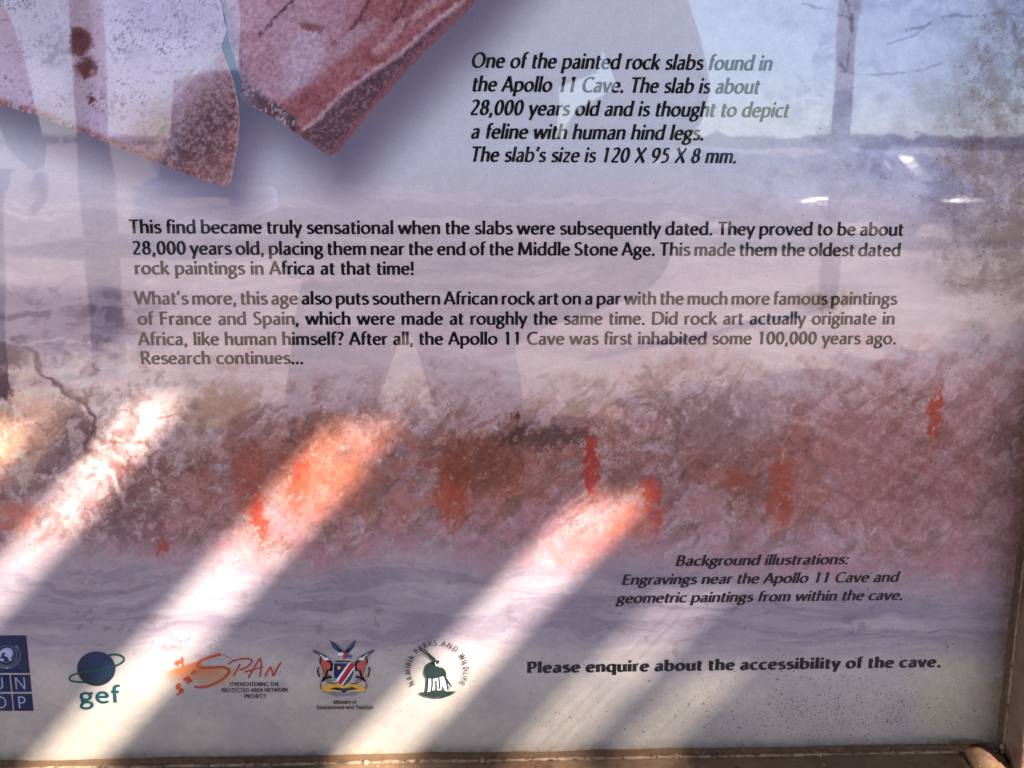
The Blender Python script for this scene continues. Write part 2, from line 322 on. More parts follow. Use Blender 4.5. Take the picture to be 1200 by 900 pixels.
    # soft drop shadows printed beneath the cut-out slabs
    for pts, ox, oy, r, a in ((SL1, 6, 12, 50, 0.72), (SL2, 16, 12, 66, 0.72)):
        xs, ys = x - ox, y - oy; d = seg_dist(xs, ys, pts, True); ins = inside(xs, ys, pts); d = np.where(ins, -d, d)
        w = (1 - sst(-14, r, d)); C = mixc(C, (92, 80, 104), w * a)
    C = mixc(C, (96, 118, 140), blob(x, y, 276, 84, 8, 50, -14, 0.6) * 0.7)
    # soft painted hill of the project logo
    hx = (x - 187) / (238 - 187); ht = 790 - 17.5 * np.clip(hx, 0, 1) ** 0.85
    hill = sst(0, 1.5, y - ht) * (1 - sst(2, 16 + 10 * np.clip(hx, 0, 1), y - ht - 6 * hx)) * sst(0.0, 0.5, hx) * (1 - sst(234, 240, x))
    C = mixc(C, (188, 106, 58), np.clip(hill, 0, 1) * 0.9)
    sp = sst(0.0, 1.5, y - 782) * (1 - sst(-1, 1, np.hypot((x - 245) / 23, (y - 786) / 14) - 1)) ; C = mixc(C, (186, 112, 58), np.clip(sp, 0, 1) * 0.75 * sst(225, 240, x))
    return C, np.clip(rz + 0.35 * tr + 0.15, 0, 1)

def paint_slab(x, y, which):
    nf = fbm(x, y, 6, 6, 4, 223, 0.7); ng = fbm(x, y, 3.4, 3.4, 3, 233, 0.75); n2 = fbm(x, y, 55, 45, 4, 211); nw = fbm(x, y, 24, 24, 4, 251)
    C = np.zeros(x.shape + (3,))
    if which == 1:
        C[:] = (218, 198, 220); C = mixc(C, (200, 176, 198), sst(0.4, 0.65, n2) * 0.7); C = mixc(C, (232, 214, 234), sst(0.5, 0.7, nw) * 0.5)
        C = mixc(C, (196, 178, 184), (1 - sst(60, 130, x)) * (1 - sst(10, 90, y)) * 0.6)
        C = mixc(C, (150, 128, 146), sst(0.62, 0.70, nf) * 0.6); C = mixc(C, (84, 62, 76), sst(0.62, 0.70, ng) * sst(0.42, 0.62, n2 * .5 + nw * .5) * 0.85)
        C = mixc(C, (138, 116, 132), blob(x + 20 * (nf - .5), y + 20 * (nf - .5), 66, 60, 16, 22, 10, 0.4) * 0.75 * sst(0.35, 0.6, nf))
        C = mixc(C, (168, 148, 162), blob(x, y, 92, 60, 17, 110, 0, 0.4) * 0.45)  # grey upright band: the post's reflection painted into the slab colour
        for cx, cy, rx, ry in ((94, 50, 13, 16), (101, 80, 12, 13), (90, 40, 8, 8), (107, 117, 4, 5)):
            C = mixc(C, (92, 44, 46), blob(x + 14 * (nf - .5), y + 12 * (ng - .5), cx, cy, rx, ry, 20, 0.35) * 0.88)
        C = mixc(C, (208, 170, 178), blob(x, y, 108, 84, 3, 3) * 0.7)
        # brown sandstone corner
        q = (x - 165) * 0.66 + (y - 160) * 0.75 + 30 * (nw - .5) + 8
        br = sst(-26, 30, q)
        C = mixc(C, (180, 144, 152), br * 0.9); C = mixc(C, (112, 78, 80), br * sst(0, 60, q + 24 * (nf - .5)) * (1 - 0.5 * sst(0.5, 0.66, nf)))
        C = mixc(C, (190, 160, 168), br * sst(0.52, 0.64, ng) * 0.6); C = mixc(C, (84, 60, 64), br * sst(0.55, 0.68, 1 - ng) * 0.35)
        C = mixc(C, (180, 126, 120), br * sst(45, 95, q) * 0.5)
        d = seg_dist(x, y + 4 * (nf - .5), [(200, 118), (232, 82), (262, 58)]); C = mixc(C, (234, 216, 214), (1 - sst(1, 3.2, d)) * 0.45)
        d = seg_dist(x, y, SL1, True); e = (1 - sst(3, 11, d + 9 * (nf - .5))) * (y > 60)
        C = mixc(C, (116, 58, 56), e * (1 - sst(150, 262, x)) * 0.85 * sst(0.34, 0.56, ng * .5 + nf * .5)); C = mixc(C, (206, 150, 140), e * sst(0.5, 0.62, ng) * 0.7)
        C = mixc(C, (214, 178, 180), (1 - sst(1, 4, d)) * sst(262, 275, x) * 0.6)
    else:
        C[:] = (190, 146, 162); C = mixc(C, (206, 170, 188), sst(0.4, 0.62, n2) * 0.7)
        t = (x - 345) * 0.92 - (y - 118) * -0.36 ; rb = sst(-12, 22, (x - 383) + 0.50 * (y - 60) * 1.0 + 22 * (nw - .5) + np.where(y > 95, (y - 95) * 1.2, 0))
        C = mixc(C, (206, 188, 208), blob(x + 16 * (nf - .5), y, 356, 72, 22, 44, 18, 0.4) * 0.7)
        C = mixc(C, (168, 106, 112), rb * 0.92); C = mixc(C, (140, 76, 80), rb * sst(0.5, 0.66, nw) * 0.55)
        C = mixc(C, (198, 176, 192), rb * blob(x + 16 * (nf - .5), y + 10 * (ng - .5), 408, 50, 44, 10, -38, 0.4) * 0.6)
        ridge = [(350, 156), (372, 140), (398, 112), (430, 88), (470, 62), (500, 34), (540, 4), (580, -40)]
        d = seg_dist(x + 5 * (nf - .5), y + 5 * (nf - .5), ridge)
        yy = np.interp(x, [p[0] for p in ridge], [p[1] for p in ridge]); lowf = sst(-1, 5, (y - yy)) * (x > 345)
        C = mixc(C, (112, 78, 88), lowf * 0.95); C = mixc(C, (72, 46, 58), lowf * sst(0.52, 0.62, ng) * 0.75); C = mixc(C, (190, 158, 170), lowf * sst(0.54, 0.66, 1 - ng) * 0.7)
        C = mixc(C, (212, 186, 196), (1 - sst(1.0, 4.2, d)) * 0.7 * (0.5 + nf))
        de = seg_dist(x, y, [(393, 182), (470, 92), (560, -3)]); C = mixc(C, (168, 104, 108), (1 - sst(2, 12, de)) * 0.6); C = mixc(C, (214, 188, 196), (1 - sst(1, 8, seg_dist(x, y, [(440, 62), (475, 25), (548, -20)]) + 14 * (nf - .5))) * .55)
        # dark stone edge at the lower left
        le = seg_dist(x, y, [(281, 104), (343, 150), (386, 182)]); ed = (1 - sst(6, 15, le + 8 * (nf - .5))) * (1 - sst(344, 352, x))
        C = mixc(C, (84, 74, 88), ed * 0.85); C = mixc(C, (122, 78, 78), (1 - sst(2, 8, le)) * (1 - sst(350, 380, x)) * 0.6)
        C = mixc(C, (212, 206, 214), sst(0.58, 0.66, ng) * ed * 0.6)
        C = mixc(C, (150, 136, 156), (1 - sst(0, 12, x - 262 - 0.27 * y)) * 0.55)
        for pts, w in (([(305, 42), (320, 24), (334, 10), (345, -2)], 3.2), ([(412, 34), (424, 18), (432, 2)], 3.6), ([(462, 24), (470, 14), (476, 2)], 3.2)):
            d = seg_dist(x + 6 * (ng - .5), y + 6 * (nf - .5), pts); C = mixc(C, (62, 44, 58), (1 - sst(0.5, w, d)) * 0.8 * sst(0.36, 0.5, ng))
        C = mixc(C, (132, 72, 76), blob(x + 12 * (nf - .5), y + 8 * (ng - .5), 366, 32, 16, 5, 10, 0.4) * .7)
        C = C + ((ng - .5) * 60)[..., None]
    C = C + ((nf - 0.5) * 22 + (ng - .5) * 16)[..., None]
    return C

def print_material(name, amp=0.10, scale=1300):
    mt = principled(name, (0.7, 0.7, 0.7), 0.5, 0, 0.15); n = mt.node_tree.nodes; l = mt.node_tree.links; b = n['Principled BSDF']
    at = n.new('ShaderNodeAttribute'); at.attribute_name = 'tint'; tc = n.new('ShaderNodeTexCoord')
    nz = n.new('ShaderNodeTexNoise'); nz.inputs['Scale'].default_value = scale; nz.inputs['Detail'].default_value = 4; nz.inputs['Roughness'].default_value = 0.7
    l.new(tc.outputs['Object'], nz.inputs['Vector'])
    mr = n.new('ShaderNodeMapRange'); mr.inputs['From Min'].default_value = 0.3; mr.inputs['From Max'].default_value = 0.7
    mr.inputs['To Min'].default_value = 1 - amp; mr.inputs['To Max'].default_value = 1 + amp; l.new(nz.outputs[0], mr.inputs['Value'])
    z2 = n.new('ShaderNodeTexNoise'); z2.inputs['Scale'].default_value = 420; z2.inputs['Detail'].default_value = 5; z2.inputs['Roughness'].default_value = 0.75; z2.inputs['Distortion'].default_value = 1.2
    l.new(tc.outputs['Object'], z2.inputs['Vector']); m2 = n.new('ShaderNodeMapRange'); m2.inputs['From Min'].default_value = 0.34; m2.inputs['From Max'].default_value = 0.66; m2.inputs['To Min'].default_value = -0.17; m2.inputs['To Max'].default_value = 0.16
    l.new(z2.outputs[0], m2.inputs['Value']); ma = n.new('ShaderNodeMath'); ma.operation = 'MULTIPLY_ADD'; l.new(m2.outputs[0], ma.inputs[0]); l.new(at.outputs['Alpha'], ma.inputs[1]); l.new(mr.outputs[0], ma.inputs[2])
    mx = n.new('ShaderNodeVectorMath'); mx.operation = 'SCALE'; l.new(at.outputs['Color'], mx.inputs[0]); l.new(ma.outputs[0], mx.inputs['Scale'])
    l.new(mx.outputs[0], b.inputs['Base Color']); return mt
M_print = print_material('printed_backdrop_ink', 0.10, 1100); M_slab = print_material('printed_slab_ink', 0.16, 900)
ALB = 0.98
def grid_mesh(name, xs, zs, yoff, painter, mat, keep=None, snap=None):
    X, Z = np.meshgrid(xs, zs); px, py = QV(X, Z); nx, nz_ = len(xs), len(zs)
    C, rough_ = painter(px, py)
    C = lin(np.clip(C, 4, 246)) * ALB
    idx = np.arange(nx * nz_).reshape(nz_, nx)
    q = np.stack([idx[:-1, :-1], idx[:-1, 1:], idx[1:, 1:], idx[1:, :-1]], -1).reshape(-1, 4)
    co = np.stack([X, np.full_like(X, yoff), Z], -1).reshape(-1, 3); col = np.concatenate([C.reshape(-1, 3), (np.zeros((nx * nz_, 1)) + 0.6) if np.isscalar(rough_) else rough_.reshape(-1, 1)], 1)
    if keep is not None:
        pts = keep; cx = px.reshape(-1)[q].mean(1); cy = py.reshape(-1)[q].mean(1); ok = inside(cx, cy, pts); q = q[ok]
        # snap the rim to the outline
        e = np.concatenate([q[:, [0, 1]], q[:, [1, 2]], q[:, [2, 3]], q[:, [3, 0]]]); es = np.sort(e, 1)
        u, c = np.unique(es[:, 0].astype(np.int64) * (nx * nz_) + es[:, 1], return_counts=True); bd = u[c == 1]
        bv = np.unique(np.concatenate([bd // (nx * nz_), bd % (nx * nz_)])); bx = px.reshape(-1)[bv]; by = py.reshape(-1)[bv]
        best = np.full(len(bv), 1e9); sx = bx.copy(); sy = by.copy(); n = len(pts)
        for i in range(n):
            x0, y0 = pts[i]; x1, y1 = pts[(i + 1) % n]; dx, dy = x1 - x0, y1 - y0; t = np.clip(((bx - x0) * dx + (by - y0) * dy) / (dx * dx + dy * dy), 0, 1)
            qx, qy = x0 + t * dx, y0 + t * dy; d = (bx - qx) ** 2 + (by - qy) ** 2; w = d < best; best = np.where(w, d, best); sx = np.where(w, qx, sx); sy = np.where(w, qy, sy)
        wx_, wz_ = PV(sx + 1.0 * (vnoise(sx / 3, sy / 3, 5) - .5), sy + 1.6 * (vnoise(sx / 3, sy / 3, 9) - .5)); co[bv, 0] = wx_; co[bv, 2] = wz_
        used = np.unique(q); rm = np.full(nx * nz_, -1); rm[used] = np.arange(len(used)); q = rm[q]; co = co[used]; col = col[used]
    me = bpy.data.meshes.new(name); me.vertices.add(len(co)); me.vertices.foreach_set('co', co.astype(np.float32).ravel())
    me.loops.add(q.size); me.loops.foreach_set('vertex_index', q.astype(np.int32).ravel()); me.polygons.add(len(q))
    me.polygons.foreach_set('loop_start', np.arange(0, q.size, 4, dtype=np.int32)); me.polygons.foreach_set('loop_total', np.full(len(q), 4, np.int32))
    me.update(calc_edges=True)
    a = me.attributes.new('tint', 'FLOAT_COLOR', 'POINT'); a.data.foreach_set('color', col.astype(np.float32).ravel())
    o = obj(name, me, mat, board_o); child(o); return o
def axis(lo, f0, f1, hi, fine, coarse):
    a = []
    if lo < f0: a.append(np.linspace(lo, f0, max(2, int((f0 - lo) / coarse)), endpoint=False))
    a.append(np.linspace(f0, f1, int((f1 - f0) / fine) + 1))
    if hi > f1: a.append(np.linspace(f1, hi, max(2, int((hi - f1) / coarse)) + 1)[1:])
    return np.concatenate(a)
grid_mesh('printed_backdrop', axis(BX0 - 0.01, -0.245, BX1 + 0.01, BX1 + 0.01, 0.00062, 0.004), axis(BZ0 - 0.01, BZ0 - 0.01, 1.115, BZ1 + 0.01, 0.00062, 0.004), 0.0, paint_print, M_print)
s1 = grid_mesh('printed_rock_slab', axis(-0.40, -0.245, -0.055, -0.055, 0.0008, 0.002), axis(1.00, 1.00, 1.115, 1.27, 0.0008, 0.002), -0.00006, lambda x, y: (paint_slab(x, y, 1), 0), M_slab, SL1)
s1['label'] = 'pale lavender rock slab with brown corner and dark rust spots'
s2 = grid_mesh('printed_rock_slab', axis(-0.11, -0.11, 0.09, 0.09, 0.0008, 0.002), axis(1.02, 1.02, 1.115, 1.27, 0.0008, 0.002), -0.00006, lambda x, y: (paint_slab(x, y, 2), 0), M_slab, SL2)
s2['label'] = 'reddish brown rock slab with a pale ridge and dark speckled lower band'
M_back = noisy('galvanised_backing', (0.30, 0.30, 0.30), (0.40, 0.40, 0.40), 14, 0.5, 0.6)
child(box('backing_panel', ((BX0 + BX1) / 2, 0.006, (BZ0 + BZ1) / 2), (BX1 - BX0 + 0.02, 0.010, BZ1 - BZ0 + 0.02), M_back, board_o))

# ---- lettering: a hand-drawn flared humanist alphabet, swept with a slanted broad pen
GL = {
 'a': (455, "M90,392 C135,432 180,448 225,448 C305,448 342,410 342,325 L342,0; M342,288 C250,275 92,262 92,138 C92,62 135,32 192,32 C255,32 312,72 342,130"),
 'b': (520, "M100,725 L100,20; M100,350 C140,415 200,448 265,448 C370,448 438,372 438,245 C438,110 360,32 250,32 C190,32 140,45 100,62"),
 'c': (432, "M392,408 C360,435 320,448 275,448 C150,448 80,360 80,240 C80,115 150,32 275,32 C335,32 372,52 402,84"),
 'd': (520, "M418,725 L418,0; M418,402 C380,435 325,448 265,448 C150,448 80,365 80,235 C80,110 140,32 240,32 C320,32 380,80 418,140"),
 'e': (472, "M85,262 L398,262; M398,250 C402,372 340,448 250,448 C148,448 80,362 80,240 C80,112 160,32 268,32 C330,32 375,55 408,88"),
 'f': (290, "M132,0 L132,550 C132,648 178,692 240,692 C268,692 288,684 308,672; M34,448 L270,448"),
 'g': (470, "E225,312,140,138,0,360; M150,190 C95,160 92,110 140,92 C200,72 395,95 395,-32 C395,-130 310,-188 210,-188 C120,-188 62,-150 62,-90 C62,-35 100,10 160,55; M318,418 L450,448"),
 'h': (500, "M100,725 L100,0; M100,345 C145,412 205,448 265,448 C352,448 402,402 402,305 L402,0"),
 'i': (200, "M100,480 L100,0; D100,640,62"),
 'j': (205, "M105,480 L105,-80 C105,-150 60,-185 0,-185; D105,640,62"),
 'k': (460, "M100,725 L100,0; M405,478 L140,240; M185,290 L435,0"),
 'l': (200, "M100,725 L100,0"),
 'm': (740, "M100,480 L100,0; M100,345 C145,412 195,448 250,448 C330,448 370,402 370,312 L370,0; M370,345 C415,412 465,448 520,448 C602,448 640,402 640,312 L640,0"),
 'n': (500, "M100,480 L100,0; M100,345 C145,412 205,448 265,448 C352,448 402,402 402,305 L402,0"),
 'o': (530, "E265,240,188,208,0,360"),
 'p': (520, "M100,480 L100,-215; M100,350 C140,415 200,448 265,448 C370,448 440,370 440,240 C440,110 360,32 250,32 C190,32 140,45 100,65"),
 'q': (515, "M418,480 L418,-215; M418,402 C380,435 325,448 265,448 C150,448 80,365 80,235 C80,110 140,32 240,32 C320,32 380,80 418,140"),
 'r': (330, "M100,480 L100,0; M100,325 C140,400 190,445 240,448 C268,449 290,444 308,434"),
 's': (395, "M330,405 C290,435 250,448 212,448 C142,448 100,415 100,362 C100,300 160,280 222,252 C290,224 336,192 336,128 C336,65 282,32 210,32 C155,32 110,45 70,76"),
 't': (310, "M130,610 L130,130 C130,60 158,32 212,32 C242,32 262,36 285,45; M36,448 L280,448"),
 'u': (500, "M98,480 L98,170 C98,75 145,32 220,32 C295,32 355,75 400,135; M400,480 L400,0"),
 'v': (455, "M45,480 L232,8; M415,480 L232,8"),
 'w': (700, "M42,480 L195,10; M355,470 L195,10; M350,470 L510,10; M662,480 L510,10"),
 'x': (460, "M55,480 L415,0; M400,480 L55,0"),
 'y': (450, "M42,480 L235,20; M415,480 L150,-215"),
 'z': (425, "M60,448 L372,448; M358,440 L78,40; M58,33 L385,33"),
 'A': (600, "M292,700 L560,0; M296,700 L45,0; M138,225 L462,225"),
 'B': (540, "M100,700 L100,0; M100,667 L260,667 C435,667 435,372 250,372 L100,372; M250,372 C488,372 488,33 250,33 L100,33"),
 'C': (610, "M560,612 C510,650 450,669 385,669 C210,669 90,540 90,350 C90,150 210,31 385,31 C465,31 530,55 575,95"),
 'D': (690, "M100,700 L100,0; M100,667 L280,667 C500,667 605,540 605,350 C605,150 500,33 280,33 L100,33"),
 'E': (480, "M100,700 L100,0; M100,667 L425,667; M100,372 L395,372; M100,33 L435,33"),
 'F': (460, "M100,700 L100,0; M100,667 L420,667; M100,362 L390,362"),
 'G': (680, "M600,612 C550,650 470,669 400,669 C210,669 90,540 90,350 C90,150 210,31 400,31 C480,31 550,50 600,80 L600,310"),
 'H': (690, "M100,700 L100,0; M590,700 L590,0; M100,362 L590,362"),
 'I': (200, "M100,700 L100,0"), 'J': (300, "M200,700 L200,150 C200,60 160,30 60,33"),
 'K': (590, "M100,700 L100,0; M510,700 L150,350; M200,400 L560,0"), 'L': (450, "M100,700 L100,0; M100,33 L420,33"),
 'M': (820, "M112,0 L155,700; M155,700 L408,50; M665,700 L408,50; M660,700 L712,0"),
 'N': (690, "M100,0 L100,700; M100,700 L590,0; M590,0 L590,700"),
 'O': (740, "E370,350,282,319,0,360"),
 'P': (500, "M100,700 L100,0; M100,667 L260,667 C470,667 470,318 250,318 L100,318"),
 'R': (550, "M100,700 L100,0; M100,667 L260,667 C470,667 470,338 250,338 L100,338; M250,340 L505,0"),
 'S': (490, "M405,620 C350,655 300,669 250,669 C160,669 105,610 105,530 C105,430 180,400 260,360 C350,315 412,270 412,185 C412,90 340,31 240,31 C170,31 110,50 68,90"),
 'T': (535, "M30,667 L510,667; M270,667 L270,0"), 'U': (670, "M98,700 L98,250 C98,100 180,31 335,31 C490,31 572,100 572,250 L572,700"),
 'V': (600, "M45,700 L300,10; M555,700 L300,10"), 'W': (880, "M38,700 L250,15; M440,690 L250,15; M435,690 L650,15; M850,700 L650,15"), 'X': (600, "M70,700 L530,0; M520,700 L70,0"),
 '0': (500, "E250,350,165,319,0,360"), '1': (500, "M275,700 L275,0; M275,690 L150,612"), '2': (500, "M95,590 C135,642 180,669 240,669 C335,669 385,615 385,530 C385,400 250,250 100,48; M85,36 L440,36"),
 '5': (500, "M392,664 L160,664; M165,664 L150,400; M150,405 C320,430 395,330 395,225 C395,100 300,31 190,31 C150,31 110,38 85,50"), '8': (500, "E250,515,128,154,0,360; E250,196,160,165,0,360"),
 '9': (500, "E245,468,158,201,0,360; M400,468 C400,260 320,80 150,0"),
 '.': (230, "D112,48,66"), ',': (230, "D112,48,60; M128,40 L70,-120"), ':': (230, "D112,48,62; D112,410,62"), '?': (400, "M80,620 C110,655 160,672 205,672 C280,672 320,620 320,560 C320,450 195,430 195,240; D195,48,62"),
 '!': (230, "M115,700 L115,210; D115,48,64"), "'": (200, "M125,720 L80,500"),
}
def cubic(p0, p1, p2, p3, n=9):
    return [tuple((1 - t) ** 3 * p0[k] + 3 * t * (1 - t) ** 2 * p1[k] + 3 * t * t * (1 - t) * p2[k] + t ** 3 * p3[k] for k in (0, 1)) for t in [i / n for i in range(1, n + 1)]]
def parse(s):
    out = []
    for part in s.split(';'):
        part = part.strip(); k = part[0]
        if k == 'D':
            out.append(('D', [float(v) for v in part[1:].split(',')])); continue
        if k == 'E':
            cx, cy, rx, ry, a0, a1 = [float(v) for v in part[1:].split(',')]; n = 26
            out.append(('S', [(cx + rx * math.cos(math.radians(a0 + (a1 - a0) * i / n)), cy + ry * math.sin(math.radians(a0 + (a1 - a0) * i / n))) for i in range(n + 1)], abs(a1 - a0) >= 360)); continue
        pts = []; toks = part.split(); i = 0; cmd = None
        while i < len(toks):
            t = toks[i]
            if t[0] in 'MLC': cmd = t[0]; t = t[1:]
            p = tuple(float(v) for v in t.split(','))
            if cmd in 'ML': pts.append(p); i += 1
            else:
                p2 = tuple(float(v) for v in toks[i + 1].split(',')); p3 = tuple(float(v) for v in toks[i + 2].split(','))
                pts += cubic(pts[-1], p, p2, p3); i += 3
        out.append(('S', pts, False))
    return out
GP = {k: (a, parse(s)) for k, (a, s) in GL.items()}
class Ink:
    """collects flat ribbons, discs and polygons in panel coordinates (x, z)"""
    def __init__(s): s.v = []; s.f = []; s.k = 0
    def quadstrip(s, L, Rr, y):
        b = len(s.v); n = len(L)
        for p, q in zip(L, Rr): s.v.append((p[0], y, p[1])); s.v.append((q[0], y, q[1]))
        for i in range(n - 1): s.f.append((b + 2 * i, b + 2 * i + 1, b + 2 * i + 3, b + 2 * i + 2))
    def stroke(s, pts, wfun, y, closed=False, flare=0.0):
        n = len(pts); L = []; Rr = []
        if n == 2 and flare:
            (x0, y0), (x1, y1) = pts; pts = [(x0 + (x1 - x0) * t, y0 + (y1 - y0) * t) for t in (0, .12, .35, .65, .88, 1)]; fl = [1 + flare, 1 + flare * .4, 1 - flare * .3, 1 - flare * .3, 1 + flare * .4, 1 + flare]; n = 6
        else: fl = [1] * n
        for i in range(n):
            a = pts[i - 1] if i > 0 else (pts[-2] if closed else pts[0]); b = pts[i + 1] if i < n - 1 else (pts[1] if closed else pts[-1])
            dx, dy = b[0] - a[0], b[1] - a[1]; l = math.hypot(dx, dy) or 1e-9; dx /= l; dy /= l
            w = wfun(dx, dy) * fl[i] / 2; L.append((pts[i][0] - dy * w, pts[i][1] + dx * w)); Rr.append((pts[i][0] + dy * w, pts[i][1] - dx * w))
        s.quadstrip(L, Rr, y)
    def poly(s, pts, y):
        b = len(s.v)
        for p in pts: s.v.append((p[0], y, p[1]))
        s.f.append(tuple(range(b, b + len(pts))))
    def build(s, name, mat, parent=board_o):
        o = pydata(name, s.v, s.f, mat, parent)
        if parent is board_o: child(o)
        return o
YT = -0.00014
def glyph(I, ch, ox, oz, em, sx, stem, hair, slant, tilt=0.0, pen=14.0, y=YT, track=0):
    adv, st = GP[ch]; ox += track / 2 * em / 1000 * sx; adv = adv + track; ph = math.radians(pen); u = em / 1000.0; ct, sn = math.cos(tilt), math.sin(tilt)
    def wf(dx, dy):
        th = math.atan2(dy, dx) - ph; return math.hypot(stem * math.sin(th), hair * math.cos(th)) * 0.98
    def tr(p):
        x = (p[0] + slant * p[1]) * u * sx; z = p[1] * u
        return (ox + x * ct - z * sn, oz + x * sn + z * ct)
    tmp = Ink()
    for j, e in enumerate(st):
        yy = -j * 0.000002
        if e[0] == 'D':
            cx, cy, r = e[1]; r *= 0.5 + 0.5 * stem / 105.0; tmp.poly([(cx + r * math.cos(2 * math.pi * i / 14), cy + r * 0.94 * math.sin(2 * math.pi * i / 14)) for i in range(14)], yy)
        else: tmp.stroke(e[1], wf, yy, e[2], 0.10 if stem > 80 else 0.03)
    b = len(I.v)
    for (x, yy, z) in tmp.v:
        q = tr((x, z)); I.v.append((q[0], y + yy, q[1]))
    for f in tmp.f: I.f.append(tuple(b + i for i in f))
    return adv * u * sx
def natural(word, em, track=0): return sum(GP[c][0] + track for c in word) * em / 1000
def text_line(text, a, b, em, stem=108, hair=62, slant=0.0, sx=None, space=0.26, mat=None, name='text_line', pen=14, label=None, z=None, sb=0.04, track=6):
    (x0, z0), (x1, z1) = P(*a), P(*b); zb = (z0 + z1) / 2 if z is None else z; W_ = x1 - x0 + 2 * sb * em; words = text.split(' '); ns = len(words) - 1
    x0 -= sb * em; nat = sum(natural(w, em, track) for w in words)
    if sx is None: sx = W_ / (nat + ns * space * em); gap = space * em * sx
    else: gap = (W_ - nat * sx) / max(1, ns)
    I = Ink(); x = x0
    for w in words:
        for c in w: x += glyph(I, c, x, zb, em, sx, stem, hair, slant, pen=pen, track=track)
        x += gap
    o = I.build(name, mat or M_ink)
    if label: o['label'] = label
    return sx
M_ink = ink('black_printing_ink', (14, 10, 14)); M_ink2 = ink('warm_black_printing_ink', (26, 8, 18))
# caption
for t, a, b in (("One of the painted rock slabs found in", (552, 78.7), (903, 83.8)), ("the Apollo 11 Cave. The slab is about", (553, 106.7), (888, 110.5)), ("28,000 years old and is thought to depict", (550.3, 134.2), (922.5, 138.3)),
                ("a feline with human hind legs.", (552, 162.2), (823.8, 164.7)), ("The slab's size is 120 X 95 X 8 mm.", (551, 189.2), (862, 191.7))):
    text_line(t, a, b, 0.0110, 166, 92, 0.20)
sxb = text_line("rock paintings in Africa at that time!", (158.6, 321), (485, 322.6), 0.0101, 162, 96)
text_line("Research continues...", (165.8, 426.4), (355.6, 426.9), 0.0101, 162, 96)
for t, a, b in (("This find became truly sensational when the slabs were subsequently dated. They proved to be about", (152, 272), (1057.5, 277.6)),
                ("28,000 years old, placing them near the end of the Middle Stone Age. This made them the oldest dated", (155.4, 297.2), (1054.4, 301.4)),
                ("What's more, this age also puts southern African rock art on a par with the much more famous paintings", (158.4, 355.4), (1050, 358.6)),
                ("of France and Spain, which were made at roughly the same time. Did rock art actually originate in", (162, 379.6), (1047.6, 381.4)),
                ("Africa, like human himself? After all, the Apollo 11 Cave was first inhabited some 100,000 years ago.", (163, 403.6), (1049.6, 404.4))):
    text_line(t, a, b, 0.0101, 162, 96, 0, sx=sxb)
for t, a, b in (("Background illustrations:", (791.7, 662.5), (993, 661.7)), ("Engravings near the Apollo 11 Cave and", (728.8, 684.8), (1051.5, 682.3)), ("geometric paintings from within the cave.", (722.5, 706.3), (1057, 703.5))):
    text_line(t, a, b, 0.0090, 176, 94, 0.20, mat=M_ink2)
text_line("Please enquire about the accessibility of the cave.", (618, 788), (1102.4, 782), 0.0099, 232, 118, 0.0, track=66, name='text_line', label='extra bold notice line at the bottom')

# ---- logos
M_navy = ink('navy_ink', (14, 22, 62)); M_pale = ink('pale_blue_ink', (168, 176, 206)); M_teal = ink('teal_ink', (0, 62, 66)); M_green = ink('green_ink', (8, 72, 50)); M_rust = ink('rust_ink', (172, 70, 34))
M_orange = ink('orange_ink', (190, 88, 40)); M_red = ink('red_ink', (176, 30, 44)); M_shblue = ink('shield_blue_ink', (34, 34, 84)); M_white = ink('white_ink', (226, 222, 226)); M_yellow = ink('ochre_ink', (214, 166, 60))
M_hide = ink('hide_ink', (184, 84, 66)); M_dkg = ink('dark_green_ink', (26, 44, 38)); M_wing = ink('wing_blue_ink', (28, 84, 138)); M_grey = ink('grey_ink', (132, 124, 134))
LY = [YT]
def nexty(): LY[0] -= 0.000006; return LY[0]
def shape(name, polys, mat, parent):
    I = Ink(); y = nexty()
    for p in polys: I.poly([P(*q) for q in p], y)
    return I.build(name, mat, parent)
def line(name, lines, wpx, mat, parent, closed=False):
    I = Ink(); k = 0.0005 * wpx
    for p in lines:
        w = k; 
        I.stroke([P(*q) for q in p], lambda dx, dy: w, nexty(), closed)
    return I.build(name, mat, parent)
def smoothp(pts, n=6, closed=False):
    out = []; m_ = len(pts)
    for i in range(m_ if closed else m_ - 1):
        p0 = pts[(i - 1) % m_] if (closed or i > 0) else pts[0]; p1 = pts[i]; p2 = pts[(i + 1) % m_]; p3 = pts[(i + 2) % m_] if (closed or i + 2 < m_) else pts[-1]
        for k in range(n):
            t = k / n; out.append(tuple(0.5 * ((2 * p1[c]) + (-p0[c] + p2[c]) * t + (2 * p0[c] - 5 * p1[c] + 4 * p2[c] - p3[c]) * t * t + (-p0[c] + 3 * p1[c] - 3 * p2[c] + p3[c]) * t ** 3) for c in (0, 1)))
    if not closed: out.append(tuple(pts[-1]))
    return out
def circ(cx, cy, rx, ry, n=32, a0=0, a1=360, rot=0):
    c, s = math.cos(math.radians(rot)), math.sin(math.radians(rot)); r = []
    for i in range(n + (0 if a1 - a0 == 360 else 1)):
        a = math.radians(a0 + (a1 - a0) * i / n); u, v = rx * math.cos(a), ry * math.sin(a); r.append((cx + u * c - v * s, cy + u * s + v * c))
    return r
def logo(name, label, parent_px):
    e = bpy.data.objects.new(name, None); COL.objects.link(e); e.parent = board_o; e.empty_display_size = 0.01; e['label'] = label
    e.location = Vector((0, 0, 0)) - board_o.location; return e
